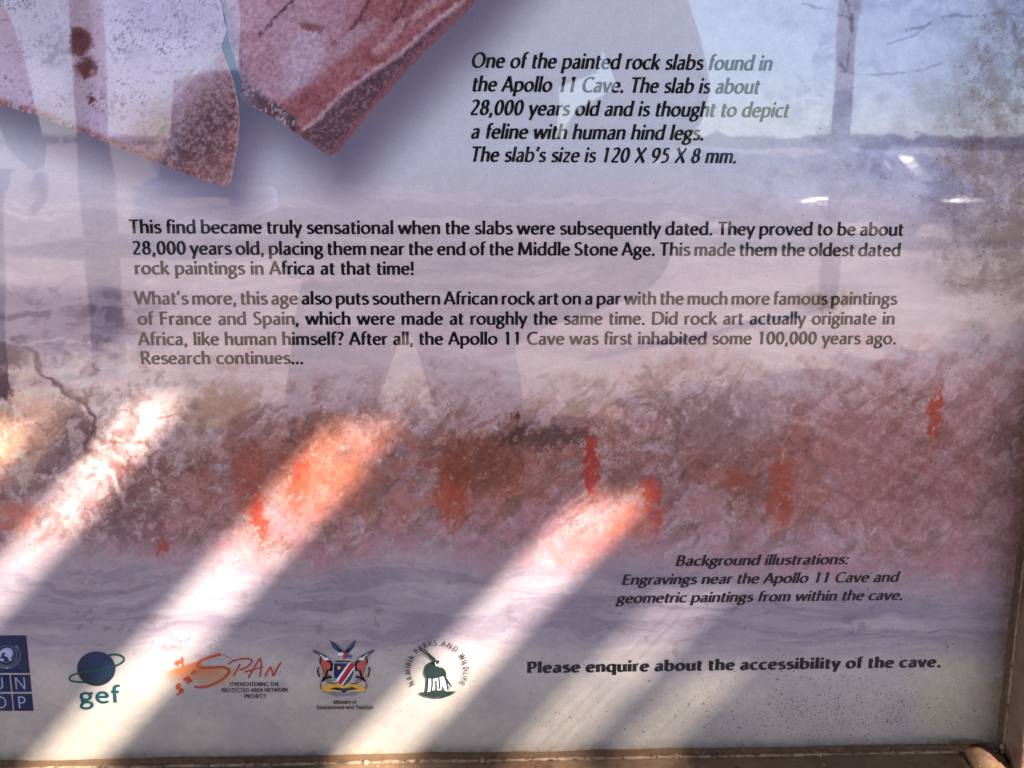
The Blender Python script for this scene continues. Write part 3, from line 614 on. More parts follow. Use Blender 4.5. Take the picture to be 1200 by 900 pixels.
def txt(parent, text, a, b, em, mat, stem=110, hair=100, slant=0, pen=0, name='lettering', y=None, track=18):
    (x0, z0), (x1, z1) = P(*a), P(*b); nat = natural(text.replace(' ', '.'), em, track); sx = (x1 - x0) / nat; I = Ink(); x = x0; ti = math.atan2(z1 - z0, x1 - x0)
    for c in text:
        if c == ' ': x += (0.23 + track / 1000) * em * sx; continue
        x += glyph(I, c, x, z0 + (x - x0) * math.tan(ti), em, sx, stem / sx ** 0.5, hair, slant, pen=pen, y=nexty() if y is None else y, track=track)
    return I.build(name, mat, parent)

# agency block with globe and four letter squares
lg = logo('agency_logo', 'navy block with a globe in a laurel wreath above four lettered squares', 0)
def rq(x0, y0, x1, y1): # leaning like the print
    s = lambda x, y: (x + (y - 744) * 0.1 - 0.0, y); return [s(x0, y0), s(x1, y0), s(x1, y1), s(x0, y1)]
shape('navy_square', [rq(-18.5, 744.5, 30.8, 788.6)], M_navy, lg); shape('navy_square', [rq(7.9, 790.6, 30.8, 810.8), rq(-18.5, 790.6, 6.4, 810.8)], M_navy, lg); shape('navy_square', [rq(7.9, 812.8, 30.8, 833), rq(-18.5, 812.8, 6.4, 833)], M_navy, lg)
for ch, x, y in (('U', -8.0, 807.5), ('N', 17.5, 807.5), ('D', -4.8, 829.8), ('P', 21.0, 829.8)):
    I = Ink(); x_, z_ = P(x, y); glyph(I, ch, x_, z_, 0.0104, 0.92 if ch != 'P' else 1.0, 62, 58, 0, pen=0, y=nexty()); I.build('lettering', M_pale, lg)
shape('globe', [smoothp([(-1, 764), (4, 760), (9, 759), (14, 761), (15, 766), (13, 771), (14, 773), (11, 774), (9, 770), (5, 768), (7, 765), (3, 765), (1, 770), (-2, 769)], 4, True), circ(2, 773, 3.2, 1.6, 12)], M_pale, lg)
line('globe_ring', [circ(7.5, 768, r, r * 0.93, 30) + [circ(7.5, 768, r, r * 0.93, 30)[0]] for r in (8.5, 12.5)], 0.5, M_grey, lg)
lv = []
for sgn in (-1, 1):
    for k in range(12):
        a = math.radians(90 - sgn * (8 + k * 11)); r = 15.5; cx, cy = 7.8 + r * math.cos(a), 767.5 + r * 0.95 * math.sin(a)
        for o_ in (-26, 26): lv.append(circ(cx, cy, 2.5, 0.8, 8, 0, 360, math.degrees(a) + 90 * -sgn + o_))
shape('laurel_wreath', lv, M_pale, lg)

# planet logo
lg = logo('planet_logo', 'dark blue planet with a green orbit ring above small teal letters', 0)
ringb = smoothp([(126, 768.2), (134, 766.8), (141, 768), (145.3, 771.5), (144, 775.5), (138, 779), (134, 780.5)]); 
line('orbit_ring', [ringb], 2.6, M_green, lg); line('orbit_ring', [smoothp([(95, 788), (86, 790.5), (81.8, 794), (83, 797.3), (90, 799), (101, 799.3)])], 2.4, M_green, lg)
mt = principled('planet_ink', (0.02, 0.03, 0.12), 0.5, 0, 0.2)
n_ = mt.node_tree.nodes; l_ = mt.node_tree.links; tc = n_.new('ShaderNodeTexCoord'); sp = n_.new('ShaderNodeTexGradient'); sp.gradient_type = 'SPHERICAL'; mp = n_.new('ShaderNodeMapping'); l_.new(tc.outputs['Generated'], mp.inputs[0])
mp.inputs['Location'].default_value = (-0.62, 0, -0.72); mp.inputs['Scale'].default_value = (1.0, 0.01, 1.0); l_.new(mp.outputs[0], sp.inputs[0]); cr = n_.new('ShaderNodeValToRGB'); l_.new(sp.outputs[1], cr.inputs[0])
cr.color_ramp.elements[0].position = 0.35; cr.color_ramp.elements[0].color = (0.004, 0.016, 0.022, 1); cr.color_ramp.elements[1].position = 0.95; cr.color_ramp.elements[1].color = (0.018, 0.03, 0.10, 1); l_.new(cr.outputs[0], n_['Principled BSDF'].inputs['Base Color'])
shape('planet', [circ(113, 783.4, 22.6, 20.3, 48)], mt, lg)
line('orbit_ring', [smoothp([(137, 779.3), (128, 782), (113, 785), (98, 787.6), (90, 789.3)])], 2.0, M_green, lg)
txt(lg, 'gef', (92.5, 824.8), (141.5, 822.6), 0.0150, M_teal, 120, 104)

# project logo with brush letters
lg = logo('project_logo', 'orange brush lettering with a hill, small antelope and footprints', 0)
shape('antelope', [[(204, 780), (205.5, 775), (208, 773.6), (211, 774), (212.5, 770), (214, 769), (215.6, 773), (215.4, 777), (215.6, 780.5), (214.2, 780.5), (213.6, 777.5), (209.5, 777.8), (209, 780.5), (207.6, 780.5), (206.8, 777.6)]], M_orange, lg)
line('brush_letter', [smoothp([(259, 766.5), (246, 770), (236, 774), (231.5, 778.5), (235, 782), (248, 782), (262, 781.6), (268.5, 785), (266, 791), (257, 798), (245, 803.5), (234, 805.3), (228, 804)])], 3.2, M_rust, lg)
line('brush_letter', [smoothp([(281.5, 778), (277, 786), (273.5, 792)]), smoothp([(267.5, 778.5), (273, 774.5), (284, 772), (293, 772.2), (295, 775.5), (290, 781), (281, 785)])], 2.1, M_rust, lg)
line('brush_letter', [smoothp([(305, 770.5), (298, 782), (291, 794.3)]), smoothp([(305, 770.5), (306.2, 780), (304.5, 793)]), smoothp([(286.5, 787.5), (298, 784), (308.5, 781)])], 2.1, M_rust, lg)
line('brush_letter', [smoothp([(310.5, 792.3), (315, 784), (317.5, 781.8), (319, 787), (320.5, 791.5), (325, 783), (329.6, 776)])], 2.1, M_rust, lg)
line('brush_hairline', [smoothp([(259, 766.5), (266, 769), (273, 773)])], 0.6, M_rust, lg)
shape('footprint', [circ(219, 795, 4.5, 2.6, 12, 0, 360, -20), circ(222, 798, 4.0, 2.4, 12, 0, 360, -30), circ(227, 787.5, 4, 2, 12, 0, 360, -40), circ(209, 804, 3, 4.2, 12, 0, 360, 25), circ(212.6, 809, 3, 3.4, 12, 0, 360, 25), circ(209, 813.2, 2.4, 1.4, 10, 0, 360, -10)], M_rust, lg)
txt(lg, 'STRENGHTENING THE', (268.5, 804.2), (327.5, 803.7), 0.0036, M_ink, 125, 104, track=40); txt(lg, 'PROTECTED AREA NETWORK', (259.8, 811), (338.5, 810.5), 0.0036, M_ink, 125, 104, track=40); txt(lg, 'PROJECT', (286.5, 817.9), (312.5, 817.7), 0.0036, M_ink, 125, 104, track=40)

# coat of arms (pixel helper: 5.714 units per drawing unit)
lg = logo('coat_of_arms', 'striped shield held by two antelopes below a spread-winged eagle', 0)
c_ = lambda *pts: [(350 + a / 5.714, 740 + b / 5.714) for a, b in pts]
shape('dune', [c_((135, 375), (200, 352), (300, 345), (400, 355), (470, 378), (420, 398), (190, 398))], M_yellow, lg)
shape('scroll', [c_((150, 385), (190, 410), (240, 402), (300, 418), (360, 402), (415, 410), (455, 385), (440, 402), (362, 432), (250, 432), (165, 405))], M_grey, lg)
shape('shield_field', [c_((233, 205), (375, 205), (375, 270), (350, 330), (304, 368), (258, 330), (233, 270))], M_white, lg)
shape('shield_field', [c_((236, 208), (335, 208), (250, 322), (236, 280))], M_shblue, lg)
shape('shield_stripe', [c_((346, 208), (372, 208), (372, 232), (284, 356), (262, 336))], M_red, lg)
shape('shield_field', [c_((372, 248), (372, 272), (348, 328), (304, 364), (292, 360))], M_green, lg)
shape('shield_sun', [circ(350 + 270 / 5.714, 740 + 241 / 5.714, 2.0, 2.0, 12)], M_yellow, lg)
shape('shield_band', [c_((250, 194), (345, 194), (345, 205), (250, 205))], M_dkg, lg)
shape('shrub', [c_((200, 382), (250, 370), (300, 378), (360, 368), (400, 384), (330, 392), (304, 412), (280, 392))], M_dkg, lg)
shape('eagle_wing', [c_((208, 55), (236, 72), (300, 130), (318, 165), (290, 150), (232, 105)), c_((385, 55), (360, 72), (312, 130), (300, 160), (330, 146), (372, 100))], M_ink, lg)
shape('eagle_wing', [c_((218, 66), (238, 82), (296, 132), (240, 104)), c_((378, 66), (360, 80), (322, 124), (362, 100))], M_wing, lg)
shape('eagle_body', [c_((304, 128), (325, 145), (335, 170), (300, 185), (296, 160))], M_red, lg); shape('eagle_head', [c_((258, 152), (268, 140), (296, 134), (302, 150), (285, 164))], M_white, lg); shape('eagle_tail', [c_((322, 150), (362, 158), (352, 178), (325, 172))], M_wing, lg)
for sg in (1, -1):
    m_ = (lambda *pts: c_(*pts)) if sg == 1 else (lambda *pts: c_(*[(604 - a, b) for a, b in pts]))
    shape('antelope_outline', [m_((145, 165), (170, 150), (205, 180), (232, 215), (225, 262), (200, 262), (190, 300), (218, 290), (222, 312), (196, 310), (160, 335), (150, 330), (172, 295), (158, 240), (138, 200))], M_ink, lg)
    shape('antelope_body', [m_((150, 186), (168, 182), (208, 208), (216, 234), (205, 252), (184, 256), (176, 300), (166, 290), (168, 250), (152, 225))], M_hide, lg)
    shape('antelope_head', [m_((140, 146), (160, 150), (192, 172), (206, 188), (176, 190), (156, 178))], M_white, lg)
    line('antelope_horn', [m_((100, 118), (135, 138), (186, 172)), m_((98, 128), (130, 148), (168, 178))], 1.1, M_ink, lg)
    line('antelope_leg', [m_((156, 330), (148, 352), (152, 382)), m_((176, 318), (196, 336), (250, 350)), m_((166, 300), (200, 320), (228, 330))], 1.0, M_ink, lg)
    line('antelope_tail', [m_((135, 236), (128, 262), (140, 300), (146, 296))], 1.9, M_ink, lg)
txt(lg, 'Ministry of', (390.8, 824.4), (418.3, 824.2), 0.0036, M_ink, 125, 104, track=40); txt(lg, 'Environment and Tourism', (371.3, 830.6), (437.6, 830.3), 0.0036, M_ink, 125, 104, track=40)

# wildlife logo
lg = logo('wildlife_logo', 'dark green antelope on a mound inside a ring of capital letters', 0)
cx0, cz0 = P(512.3, 784.0); ringt = 'NAMIBIA PARKS AND WILDLIFE'; em_ = 0.0044; rad = 0.01515
tot = sum((GP[c][0] if c != ' ' else 330) for c in ringt); ang = math.radians(216.5); span = math.radians(252)
I = Ink()
for c in ringt:
    a_ = (GP[c][0] if c != ' ' else 330) / tot * span
    if c != ' ':
        am = ang - a_ / 2; bx_, bz_ = cx0 + rad * math.cos(am), cz0 + rad * math.sin(am); t_ = am - math.pi / 2; hw = GP[c][0] * em_ / 2000 * 0.92
        glyph(I, c, bx_ - hw * math.cos(t_), bz_ - hw * math.sin(t_), em_, 0.92, 120, 110, 0, tilt=t_, pen=0, y=nexty())
    ang -= a_
I.build('ring_lettering', M_ink, lg)
shape('antelope_underbody', [c_((862, 300), (972, 290), (1000, 330), (1005, 390), (985, 400), (960, 350), (950, 400), (930, 400), (925, 320), (900, 330), (905, 400), (860, 400))], M_white, lg)
shape('antelope_body', [smoothp(c_((845, 250), (858, 215), (890, 198), (925, 225), (960, 235), (985, 262), (988, 300), (970, 296), (940, 302), (900, 312), (862, 305), (846, 282)), 4, True),
                        c_((886, 204), (904, 186), (925, 185), (945, 192), (940, 205), (925, 215), (905, 222))], M_dkg, lg)
line('antelope_horn', [c_((808, 112), (860, 148), (920, 196)), c_((838, 112), (872, 145), (916, 182))], 1.7, M_dkg, lg)
line('antelope_leg', [c_((866, 300), (864, 350), (858, 398)), c_((893, 305), (894, 350), (888, 400)), c_((938, 302), (944, 345), (940, 380)), c_((975, 290), (990, 330), (1000, 388))], 2.1, M_dkg, lg)
shape('antelope_tail', [c_((975, 262), (992, 305), (1032, 370), (1015, 362), (985, 325), (970, 295))], M_dkg, lg)
line('face_mark', [c_((915, 200), (922, 228)), c_((936, 214), (948, 236))], 0.8, M_white, lg)
shape('mound', [c_((800, 402), (860, 400), (900, 388), (960, 386), (1000, 394), (1056, 396), (1020, 420), (960, 438), (900, 438), (840, 424))], M_dkg, lg)

# ---- clear front sheet with a film of dirt, blotches and painted rim shade
def sheet():
    mt = bpy.data.materials.new('clear_acrylic'); mt.use_nodes = True; n = mt.node_tree.nodes; l = mt.node_tree.links; n.clear()
    out = n.new('ShaderNodeOutputMaterial'); tr = n.new('ShaderNodeBsdfTransparent'); tr.inputs[0].default_value = (0.97, 0.975, 0.975, 1)
    gl = n.new('ShaderNodeBsdfGlossy'); gl.inputs['Roughness'].default_value = 0.012; gl.inputs['Color'].default_value = (1, 1, 1, 1)
    fr = n.new('ShaderNodeFresnel'); fr.inputs['IOR'].default_value = 1.475; geo = n.new('ShaderNodeNewGeometry')
    inv = n.new('ShaderNodeMath'); inv.operation = 'SUBTRACT'; inv.inputs[0].default_value = 1.0; l.new(geo.outputs['Backfacing'], inv.inputs[1])
    ff = n.new('ShaderNodeMath'); ff.operation = 'MULTIPLY'; l.new(fr.outputs[0], ff.inputs[0]); l.new(inv.outputs[0], ff.inputs[1])
    mx = n.new('ShaderNodeMixShader'); l.new(ff.outputs[0], mx.inputs[0]); l.new(tr.outputs[0], mx.inputs[1]); l.new(gl.outputs[0], mx.inputs[2])
    # gentle waviness
    tc = n.new('ShaderNodeTexCoord'); wv = n.new('ShaderNodeTexNoise'); wv.inputs['Scale'].default_value = 22; wv.inputs['Detail'].default_value = 1; l.new(tc.outputs['Object'], wv.inputs['Vector'])
    bp = n.new('ShaderNodeBump'); bp.inputs['Strength'].default_value = 0.35; bp.inputs['Distance'].default_value = 0.0002; l.new(wv.outputs[0], bp.inputs['Height']); l.new(bp.outputs[0], gl.inputs['Normal'])
    # dirt blotches, plus frame-lip shade painted along the rim
    at = n.new('ShaderNodeAttribute'); at.attribute_name = 'grime_and_rim_shade'; sep = n.new('ShaderNodeSeparateColor'); l.new(at.outputs['Color'], sep.inputs[0])
    def thr(scale, a, b, seed, rough=0.6, det=3):
        z = n.new('ShaderNodeTexNoise'); z.inputs['Scale'].default_value = scale; z.inputs['Detail'].default_value = det; z.inputs['Roughness'].default_value = rough
        mp = n.new('ShaderNodeMapping'); mp.inputs['Location'].default_value = (seed, seed * 2, seed); l.new(tc.outputs['Object'], mp.inputs[0]); l.new(mp.outputs[0], z.inputs['Vector'])
        r = n.new('ShaderNodeMapRange'); r.inputs['From Min'].default_value = a; r.inputs['From Max'].default_value = b; r.interpolation_type = 'SMOOTHSTEP'; l.new(z.outputs[0], r.inputs['Value']); return r.outputs[0]
    def mul(a, b):
        q = n.new('ShaderNodeMath'); q.operation = 'MULTIPLY'; q.use_clamp = True; l.new(a, q.inputs[0])
        if isinstance(b, float): q.inputs[1].default_value = b
        else: l.new(b, q.inputs[1])
        return q.outputs[0]
    def mxx(a, b):
        q = n.new('ShaderNodeMath'); q.operation = 'MAXIMUM'; l.new(a, q.inputs[0]); l.new(b, q.inputs[1]); return q.outputs[0]
    smear_and_shade = mul(mul(sep.outputs[0], thr(160, 0.30, 0.66, 3.1, 0.75)), 0.60)
    specks = mul(mul(sep.outputs[1], thr(560, 0.60, 0.74, 7.7, .6, 2)), 0.22)
    film = n.new('ShaderNodeValue'); film.outputs[0].default_value = 0.006
    tot_ = mxx(mxx(smear_and_shade, specks), film.outputs[0])
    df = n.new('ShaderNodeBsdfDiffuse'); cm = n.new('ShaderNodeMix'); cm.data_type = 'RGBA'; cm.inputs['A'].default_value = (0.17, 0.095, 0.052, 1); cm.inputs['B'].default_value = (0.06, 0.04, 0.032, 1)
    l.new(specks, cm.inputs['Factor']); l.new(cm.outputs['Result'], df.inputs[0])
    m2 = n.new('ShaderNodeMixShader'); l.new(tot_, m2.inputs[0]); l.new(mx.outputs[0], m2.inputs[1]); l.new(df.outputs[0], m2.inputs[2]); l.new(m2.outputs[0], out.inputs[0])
    xs = axis(BX0 - 0.005, -0.245, BX1 + 0.005, BX1 + 0.005, 0.003, 0.02); zs = axis(BZ0 - 0.005, BZ0 - 0.005, 1.115, BZ1 + 0.005, 0.003, 0.02)
    X, Z = np.meshgrid(xs, zs); px, py = QV(X, Z); n2 = fbm(px, py, 50, 50, 4, 301); n3 = fbm(px, py, 22, 22, 4, 311)
    g = sst(1040, 1190, px + 90 * (n2 - .5)) * (1.0 * blob(px, py, 1190, 140, 150, 150, 0, 0.5) + 0.5 * blob(px, py, 1150, 250, 120, 120, 0, .6) + 0.15)
    for cx, cy, rx, ry, a, rot in ((1135, 330, 36, 7, 1.0, 4), (1185, 330, 6, 22, .9, 0), (962, 348, 36, 13, .8, 0), (1140, 208, 30, 24, .8, 20), (1180, 95, 40, 60, 1.0, 0), (1120, 195, 22, 20, .6, 0), (1134, 392, 10, 20, .6, 0), (1130, 300, 60, 40, .35, 0), (1040, 480, 60, 30, .25, 0)):
        g = g + a * blob(px + 30 * (n3 - .5), py + 22 * (n3 - .5), cx, cy, rx, ry, rot, .5)
    ed = np.minimum(X - BX0, np.minimum(BX1 - X, Z - BZ0)); g = g + 0.85 * (1 - sst(0.0, 0.012, BX1 - X + .004 * (n2 - .5))) + 0.4 * (1 - sst(0.004, 0.03, BX1 - X)) + 0.8 * (1 - sst(0.0, 0.013, ed + 0.004 * (n2 - .5)))  # rim darkening: the frame lip's shade painted in, along with gathered dust
    s = 0.95 * blob(px + 60 * (n2 - .5), py + 30 * (n3 - .5), 1000, 836, 170, 38, 0, .6) + 0.6 * blob(px, py, 950, 850, 330, 42, 0, .6) + 0.62 * sst(1000, 1130, px) * (1 - sst(250, 420, py)) + 0.35 * blob(px, py, 900, 130, 220, 90, 0, .7) + 0.3 * blob(px, py, 500, 760, 160, 60, 0, .6) + 0.45 * blob(px, py, 700, 690, 90, 12, 0, .5) + .25 * sst(700, 900, px) * (1 - sst(250, 420, py))
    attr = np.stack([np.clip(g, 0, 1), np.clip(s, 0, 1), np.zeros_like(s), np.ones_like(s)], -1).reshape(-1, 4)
    nx, nz = len(xs), len(zs); N = nx * nz; yf, yb = -0.0090, -0.0065
    co = np.concatenate([np.stack([X, np.full_like(X, yf), Z], -1).reshape(-1, 3), [[xs[0], yb, zs[0]], [xs[-1], yb, zs[0]], [xs[-1], yb, zs[-1]], [xs[0], yb, zs[-1]]]])
    idx = np.arange(N).reshape(nz, nx); q = np.stack([idx[:-1, :-1], idx[:-1, 1:], idx[1:, 1:], idx[1:, :-1]], -1).reshape(-1, 4).tolist()
    A_, B_, C_, D_ = N, N + 1, N + 2, N + 3; q.append([A_, D_, C_, B_])
    q.append(idx[0, ::-1].tolist() + [A_, B_]); q.append(idx[-1, :].tolist() + [C_, D_]); q.append(idx[:, 0].tolist() + [D_, A_]); q.append(idx[::-1, -1].tolist() + [B_, C_])
    me = bpy.data.meshes.new('clear_sheet'); me.from_pydata(co.tolist(), [], q); me.update()
    a = me.attributes.new('grime_and_rim_shade', 'FLOAT_COLOR', 'POINT'); a.data.foreach_set('color', np.concatenate([attr, np.zeros((4, 4))]).astype(np.float32).ravel())
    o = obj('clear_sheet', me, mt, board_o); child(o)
sheet()
def specks():
    rr = random.Random(77); vs = []; fs = []; M_speck = noisy('dried_dirt', (0.05, 0.03, 0.02), (0.14, 0.085, 0.05), 300, 0.9)
    spots = [(560, 1000, 836, 95, 26, .55), (260, 930, 850, 170, 22, .5), (150, 1010, 790, 120, 22, .45), (150, 1160, 90, 40, 62, .45), (80, 1130, 200, 45, 45, .45), (60, 930, 120, 130, 60, .32), (14, 690, 690, 60, 6, .42), (70, 480, 780, 120, 40, .45), (90, 600, 700, 330, 110, .4), (80, 620, 300, 380, 170, .4), (40, 1010, 800, 30, 60, .5), (40, 460, 840, 400, 16, .45), (60, 1160, 320, 30, 70, .6)]
    for n_, cx, cy, sx_, sy_, sz in spots:
        for k in range(int(n_ * 1.5)):
            px, py = rr.gauss(cx, sx_), rr.gauss(cy, sy_)
            if not (0 < px < 1190 and 0 < py < 884): continue
            x_, z_ = P(px, py, -0.009)
            if not (BX0 < x_ < BX1 - 0.001 and z_ > BZ0 + 0.001): continue
            r_ = 0.00060 * sz * rr.uniform(0.5, 1.5) * (1.5 if rr.random() < 0.05 else 1); el = rr.uniform(.6, 1); a0 = rr.uniform(0, 3.14); b = len(vs); n = 7
            for i in range(n):
                q = 2 * math.pi * i / n; rad = r_ * rr.uniform(.7, 1.2); u, w = rad * math.cos(q), rad * el * math.sin(q); vs.append((x_ + u * math.cos(a0) - w * math.sin(a0), -0.00905 - 0.0000015 * (len(fs) % 60), z_ + u * math.sin(a0) + w * math.cos(a0)))
            fs.append(tuple(range(b, b + n)))
    o = pydata('dirt_specks', vs, fs, M_speck, board_o); child(o); o['kind'] = 'stuff'
specks()

# ---- frame
M_frame = noisy('tan_painted_steel', (0.115, 0.060, 0.031), (0.20, 0.125, 0.068), 30, 0.5, bump=0.25, detail=8, c3=(0.11, 0.05, 0.03), t3=0.60)
M_rusty = noisy('rusty_steel', (0.16, 0.08, 0.045), (0.34, 0.24, 0.15), 90, 0.75, bump=0.5, detail=8, c3=(0.06, 0.03, 0.02), t3=0.56)
YF, D = -0.028, 0.030                                   # frame face, depth of the rails
def rail(name, pts, mat):
    """one bent-steel rail: extrude an L profile with slightly wavy lip"""
    return pts
def rail_box(name, x0, x1, z0, z1, y0, y1, wav=None, seg=60, mat=M_frame, label=None):
    bm = bmesh.new(); add_box(bm, ((x0 + x1) / 2, (y0 + y1) / 2, (z0 + z1) / 2), (x1 - x0, abs(y1 - y0), z1 - z0))
    bmesh.ops.bevel(bm, geom=list(bm.edges), offset=0.0015, segments=3, profile=0.6, affect='EDGES')
    ax = 0 if (x1 - x0) > (z1 - z0) else 2; lo, hi = (x0, x1) if ax == 0 else (z0, z1)
    for k in range(1, seg):
        c = lo + (hi - lo) * k / seg; co = Vector((0, 0, 0)); co[ax] = c; no = Vector((0, 0, 0)); no[ax] = 1
        bmesh.ops.bisect_plane(bm, geom=list(bm.verts) + list(bm.edges) + list(bm.faces), plane_co=co, plane_no=no)
    r_ = random.Random(hash(name) % 999 if False else len(name))
    for v in bm.verts:
        t = v.co[ax]; w = 0.00035 * math.sin(t * 47 + 1.3) + 0.00025 * math.sin(t * 131) + 0.00012 * math.sin(t * 613); v.co[2 - ax] += w
    o = obj(name, bm, mat, board_o); child(o)
    for f in o.data.polygons: f.use_smooth = True
    if label: o['label'] = label
    return o
FW = 0.045
rail_box('bottom_rail', BX0 - FW, BX1 - 0.0065, BZ0 - FW, BZ0, YF, 0.02, label='lower frame rail with rust along its inner lip')
rail_box('top_rail', BX0 - FW, BX1 + FW, BZ1, BZ1 + FW, YF, 0.02)
rail_box('side_rail', BX1, BX1 + FW, BZ0 - FW, BZ1 - 0.0005, YF - 0.001, 0.02, label='right frame rail, its face catching the sun near the corner')
rail_box('side_rail', BX0 - FW, BX0, BZ0 + 0.0005, BZ1 - 0.0005, YF - 0.001, 0.0195)
# thin bead of rusty sealant between sheet and rails
def bead(name, a, b, r=0.0011):
    bm = bmesh.new(); a = Vector(a); b = Vector(b); d = (b - a); k = int(d.length / 0.0018); u = Vector((0, -1, 0)); w = d.normalized().cross(u); rg = []; rr = random.Random(3)
    cur = 0
    for i in range(k + 1):
        cur = 0.7 * cur + 0.5 * rr.uniform(-1, 1); s_ = r * (1 + 0.45 * cur + (1.2 if rr.random() < 0.03 else 0))
        c = a + d * i / k; rg.append([bm.verts.new(c + (u * math.cos(q) + w * math.sin(q)) * s_) for q in [2 * math.pi * j / 6 for j in range(6)]])
    for i in range(k):
        for j in range(6): bm.faces.new((rg[i][j], rg[i][(j + 1) % 6], rg[i + 1][(j + 1) % 6], rg[i + 1][j]))
    o = obj(name, bm, M_rusty, board_o); child(o)
    for f in o.data.polygons: f.use_smooth = True
bead('seal_bead', (BX0, -0.0098, BZ0 + 0.0002), (BX1 - 0.004, -0.0098, BZ0 + 0.0002)); bead('seal_bead', (BX1 - 0.0002, -0.0098, BZ0), (BX1 - 0.0002, -0.0098, BZ1), 0.0009)
# torn, bent lip of the mitre at the lower right corner
def torn():
    rr = random.Random(9); vs = []; fs = []; nx, ny = 22, 8
    base = [(1128, 877.5), (1140, 876.5), (1152, 877.5), (1160, 881), (1166, 886), (1172, 886.5), (1178, 892), (1181, 899), (1183, 908)]
    pts = smoothp(base, 3)
    for i, q in enumerate(pts):
        t = i / (len(pts) - 1); x_, z_ = P(*q, y=-0.012)
        for j in range(ny):
            s_ = j / (ny - 1); y_ = -0.012 - 0.018 * s_; h = 0.0022 * math.sin(math.pi * t) * math.cos(2.2 * s_) + rr.uniform(-.0003, .0003)
            vs.append((x_ + 0.002 * s_ * (t - 0.2), y_, z_ + h - 0.004 * s_))
    n = len(pts)
    for i in range(n - 1):
        for j in range(ny - 1): a = i * ny + j; fs.append((a, a + 1, a + ny + 1, a + ny))
    o = pydata('bent_corner_lip', vs, fs, M_frame, board_o, True); child(o); md = o.modifiers.new('thickness', 'SOLIDIFY'); md.thickness = 0.0012
    o['label'] = 'torn and bent lip of the frame at the lower right corner'
torn()
bm = bmesh.new(); rr = random.Random(21)
for k in range(26):
    t = rr.uniform(0, 1); xx = BX1 - 0.0016 + rr.uniform(-.0012, .0012); zz = BZ0 + 0.001 + 0.004 * rr.random() if k < 16 else rr.uniform(BZ0, BZ0 + 0.16); bmesh.ops.create_icosphere(bm, subdivisions=1, radius=rr.uniform(.0005, .0012), matrix=Matrix.Translation((xx, -0.0105 - rr.uniform(0, .002), zz)))
for k in range(40):
    xx = rr.uniform(-0.25, BX1); bmesh.ops.create_icosphere(bm, subdivisions=1, radius=rr.uniform(.0003, .0009), matrix=Matrix.Translation((xx, rr.uniform(-0.026, -.011), BZ0 + 0.0003)))
o = obj('rust_crumbs', bm, M_rusty, board_o); child(o); o['kind'] = 'stuff'
for xx in (BX0 + 0.08, BX1 - 0.08):
    child(box('board_leg', (xx, 0.045, 0.72), (0.05, 0.05, 1.6), M_frame, board_o, 0.003))

# ------------------------------------------------------------------ things the board mirrors
def skin(name, pts, edg, rad, mat, parent, sub=2, root=0):
    me = bpy.data.meshes.new(name); me.from_pydata([tuple(p) for p in pts], edg, []); me.update(); me.materials.append(mat)
    o = bpy.data.objects.new(name, me); COL.objects.link(o); o.parent = parent
    o.modifiers.new('skin', 'SKIN'); 
    for i, r in enumerate(rad): me.skin_vertices[0].data[i].radius = (r if isinstance(r, tuple) else (r, r))
    me.skin_vertices[0].data[root].use_root = True
    s_ = o.modifiers.new('sub', 'SUBSURF'); s_.levels = sub; s_.render_levels = sub
    for f in me.polygons: f.use_smooth = True
    o.modifiers['skin'].use_smooth_shade = True
    return o
M_cloth = noisy('dark_jacket_cloth', (0.035, 0.035, 0.05), (0.10, 0.095, 0.115), 9, 0.9, bump=0.6); M_trouser = noisy('dark_trouser_cloth', (0.03, 0.03, 0.04), (0.05, 0.048, 0.055), 80, 0.9)
M_skin = noisy('skin', (0.30, 0.17, 0.12), (0.38, 0.22, 0.15), 40, 0.55); M_hair = noisy('hair', (0.02, 0.014, 0.01), (0.05, 0.035, 0.025), 90, 0.6, stretch=(1, 1, 0.1)); M_boot = noisy('boot_leather', (0.03, 0.02, 0.015), (0.07, 0.05, 0.035), 30, 0.5)
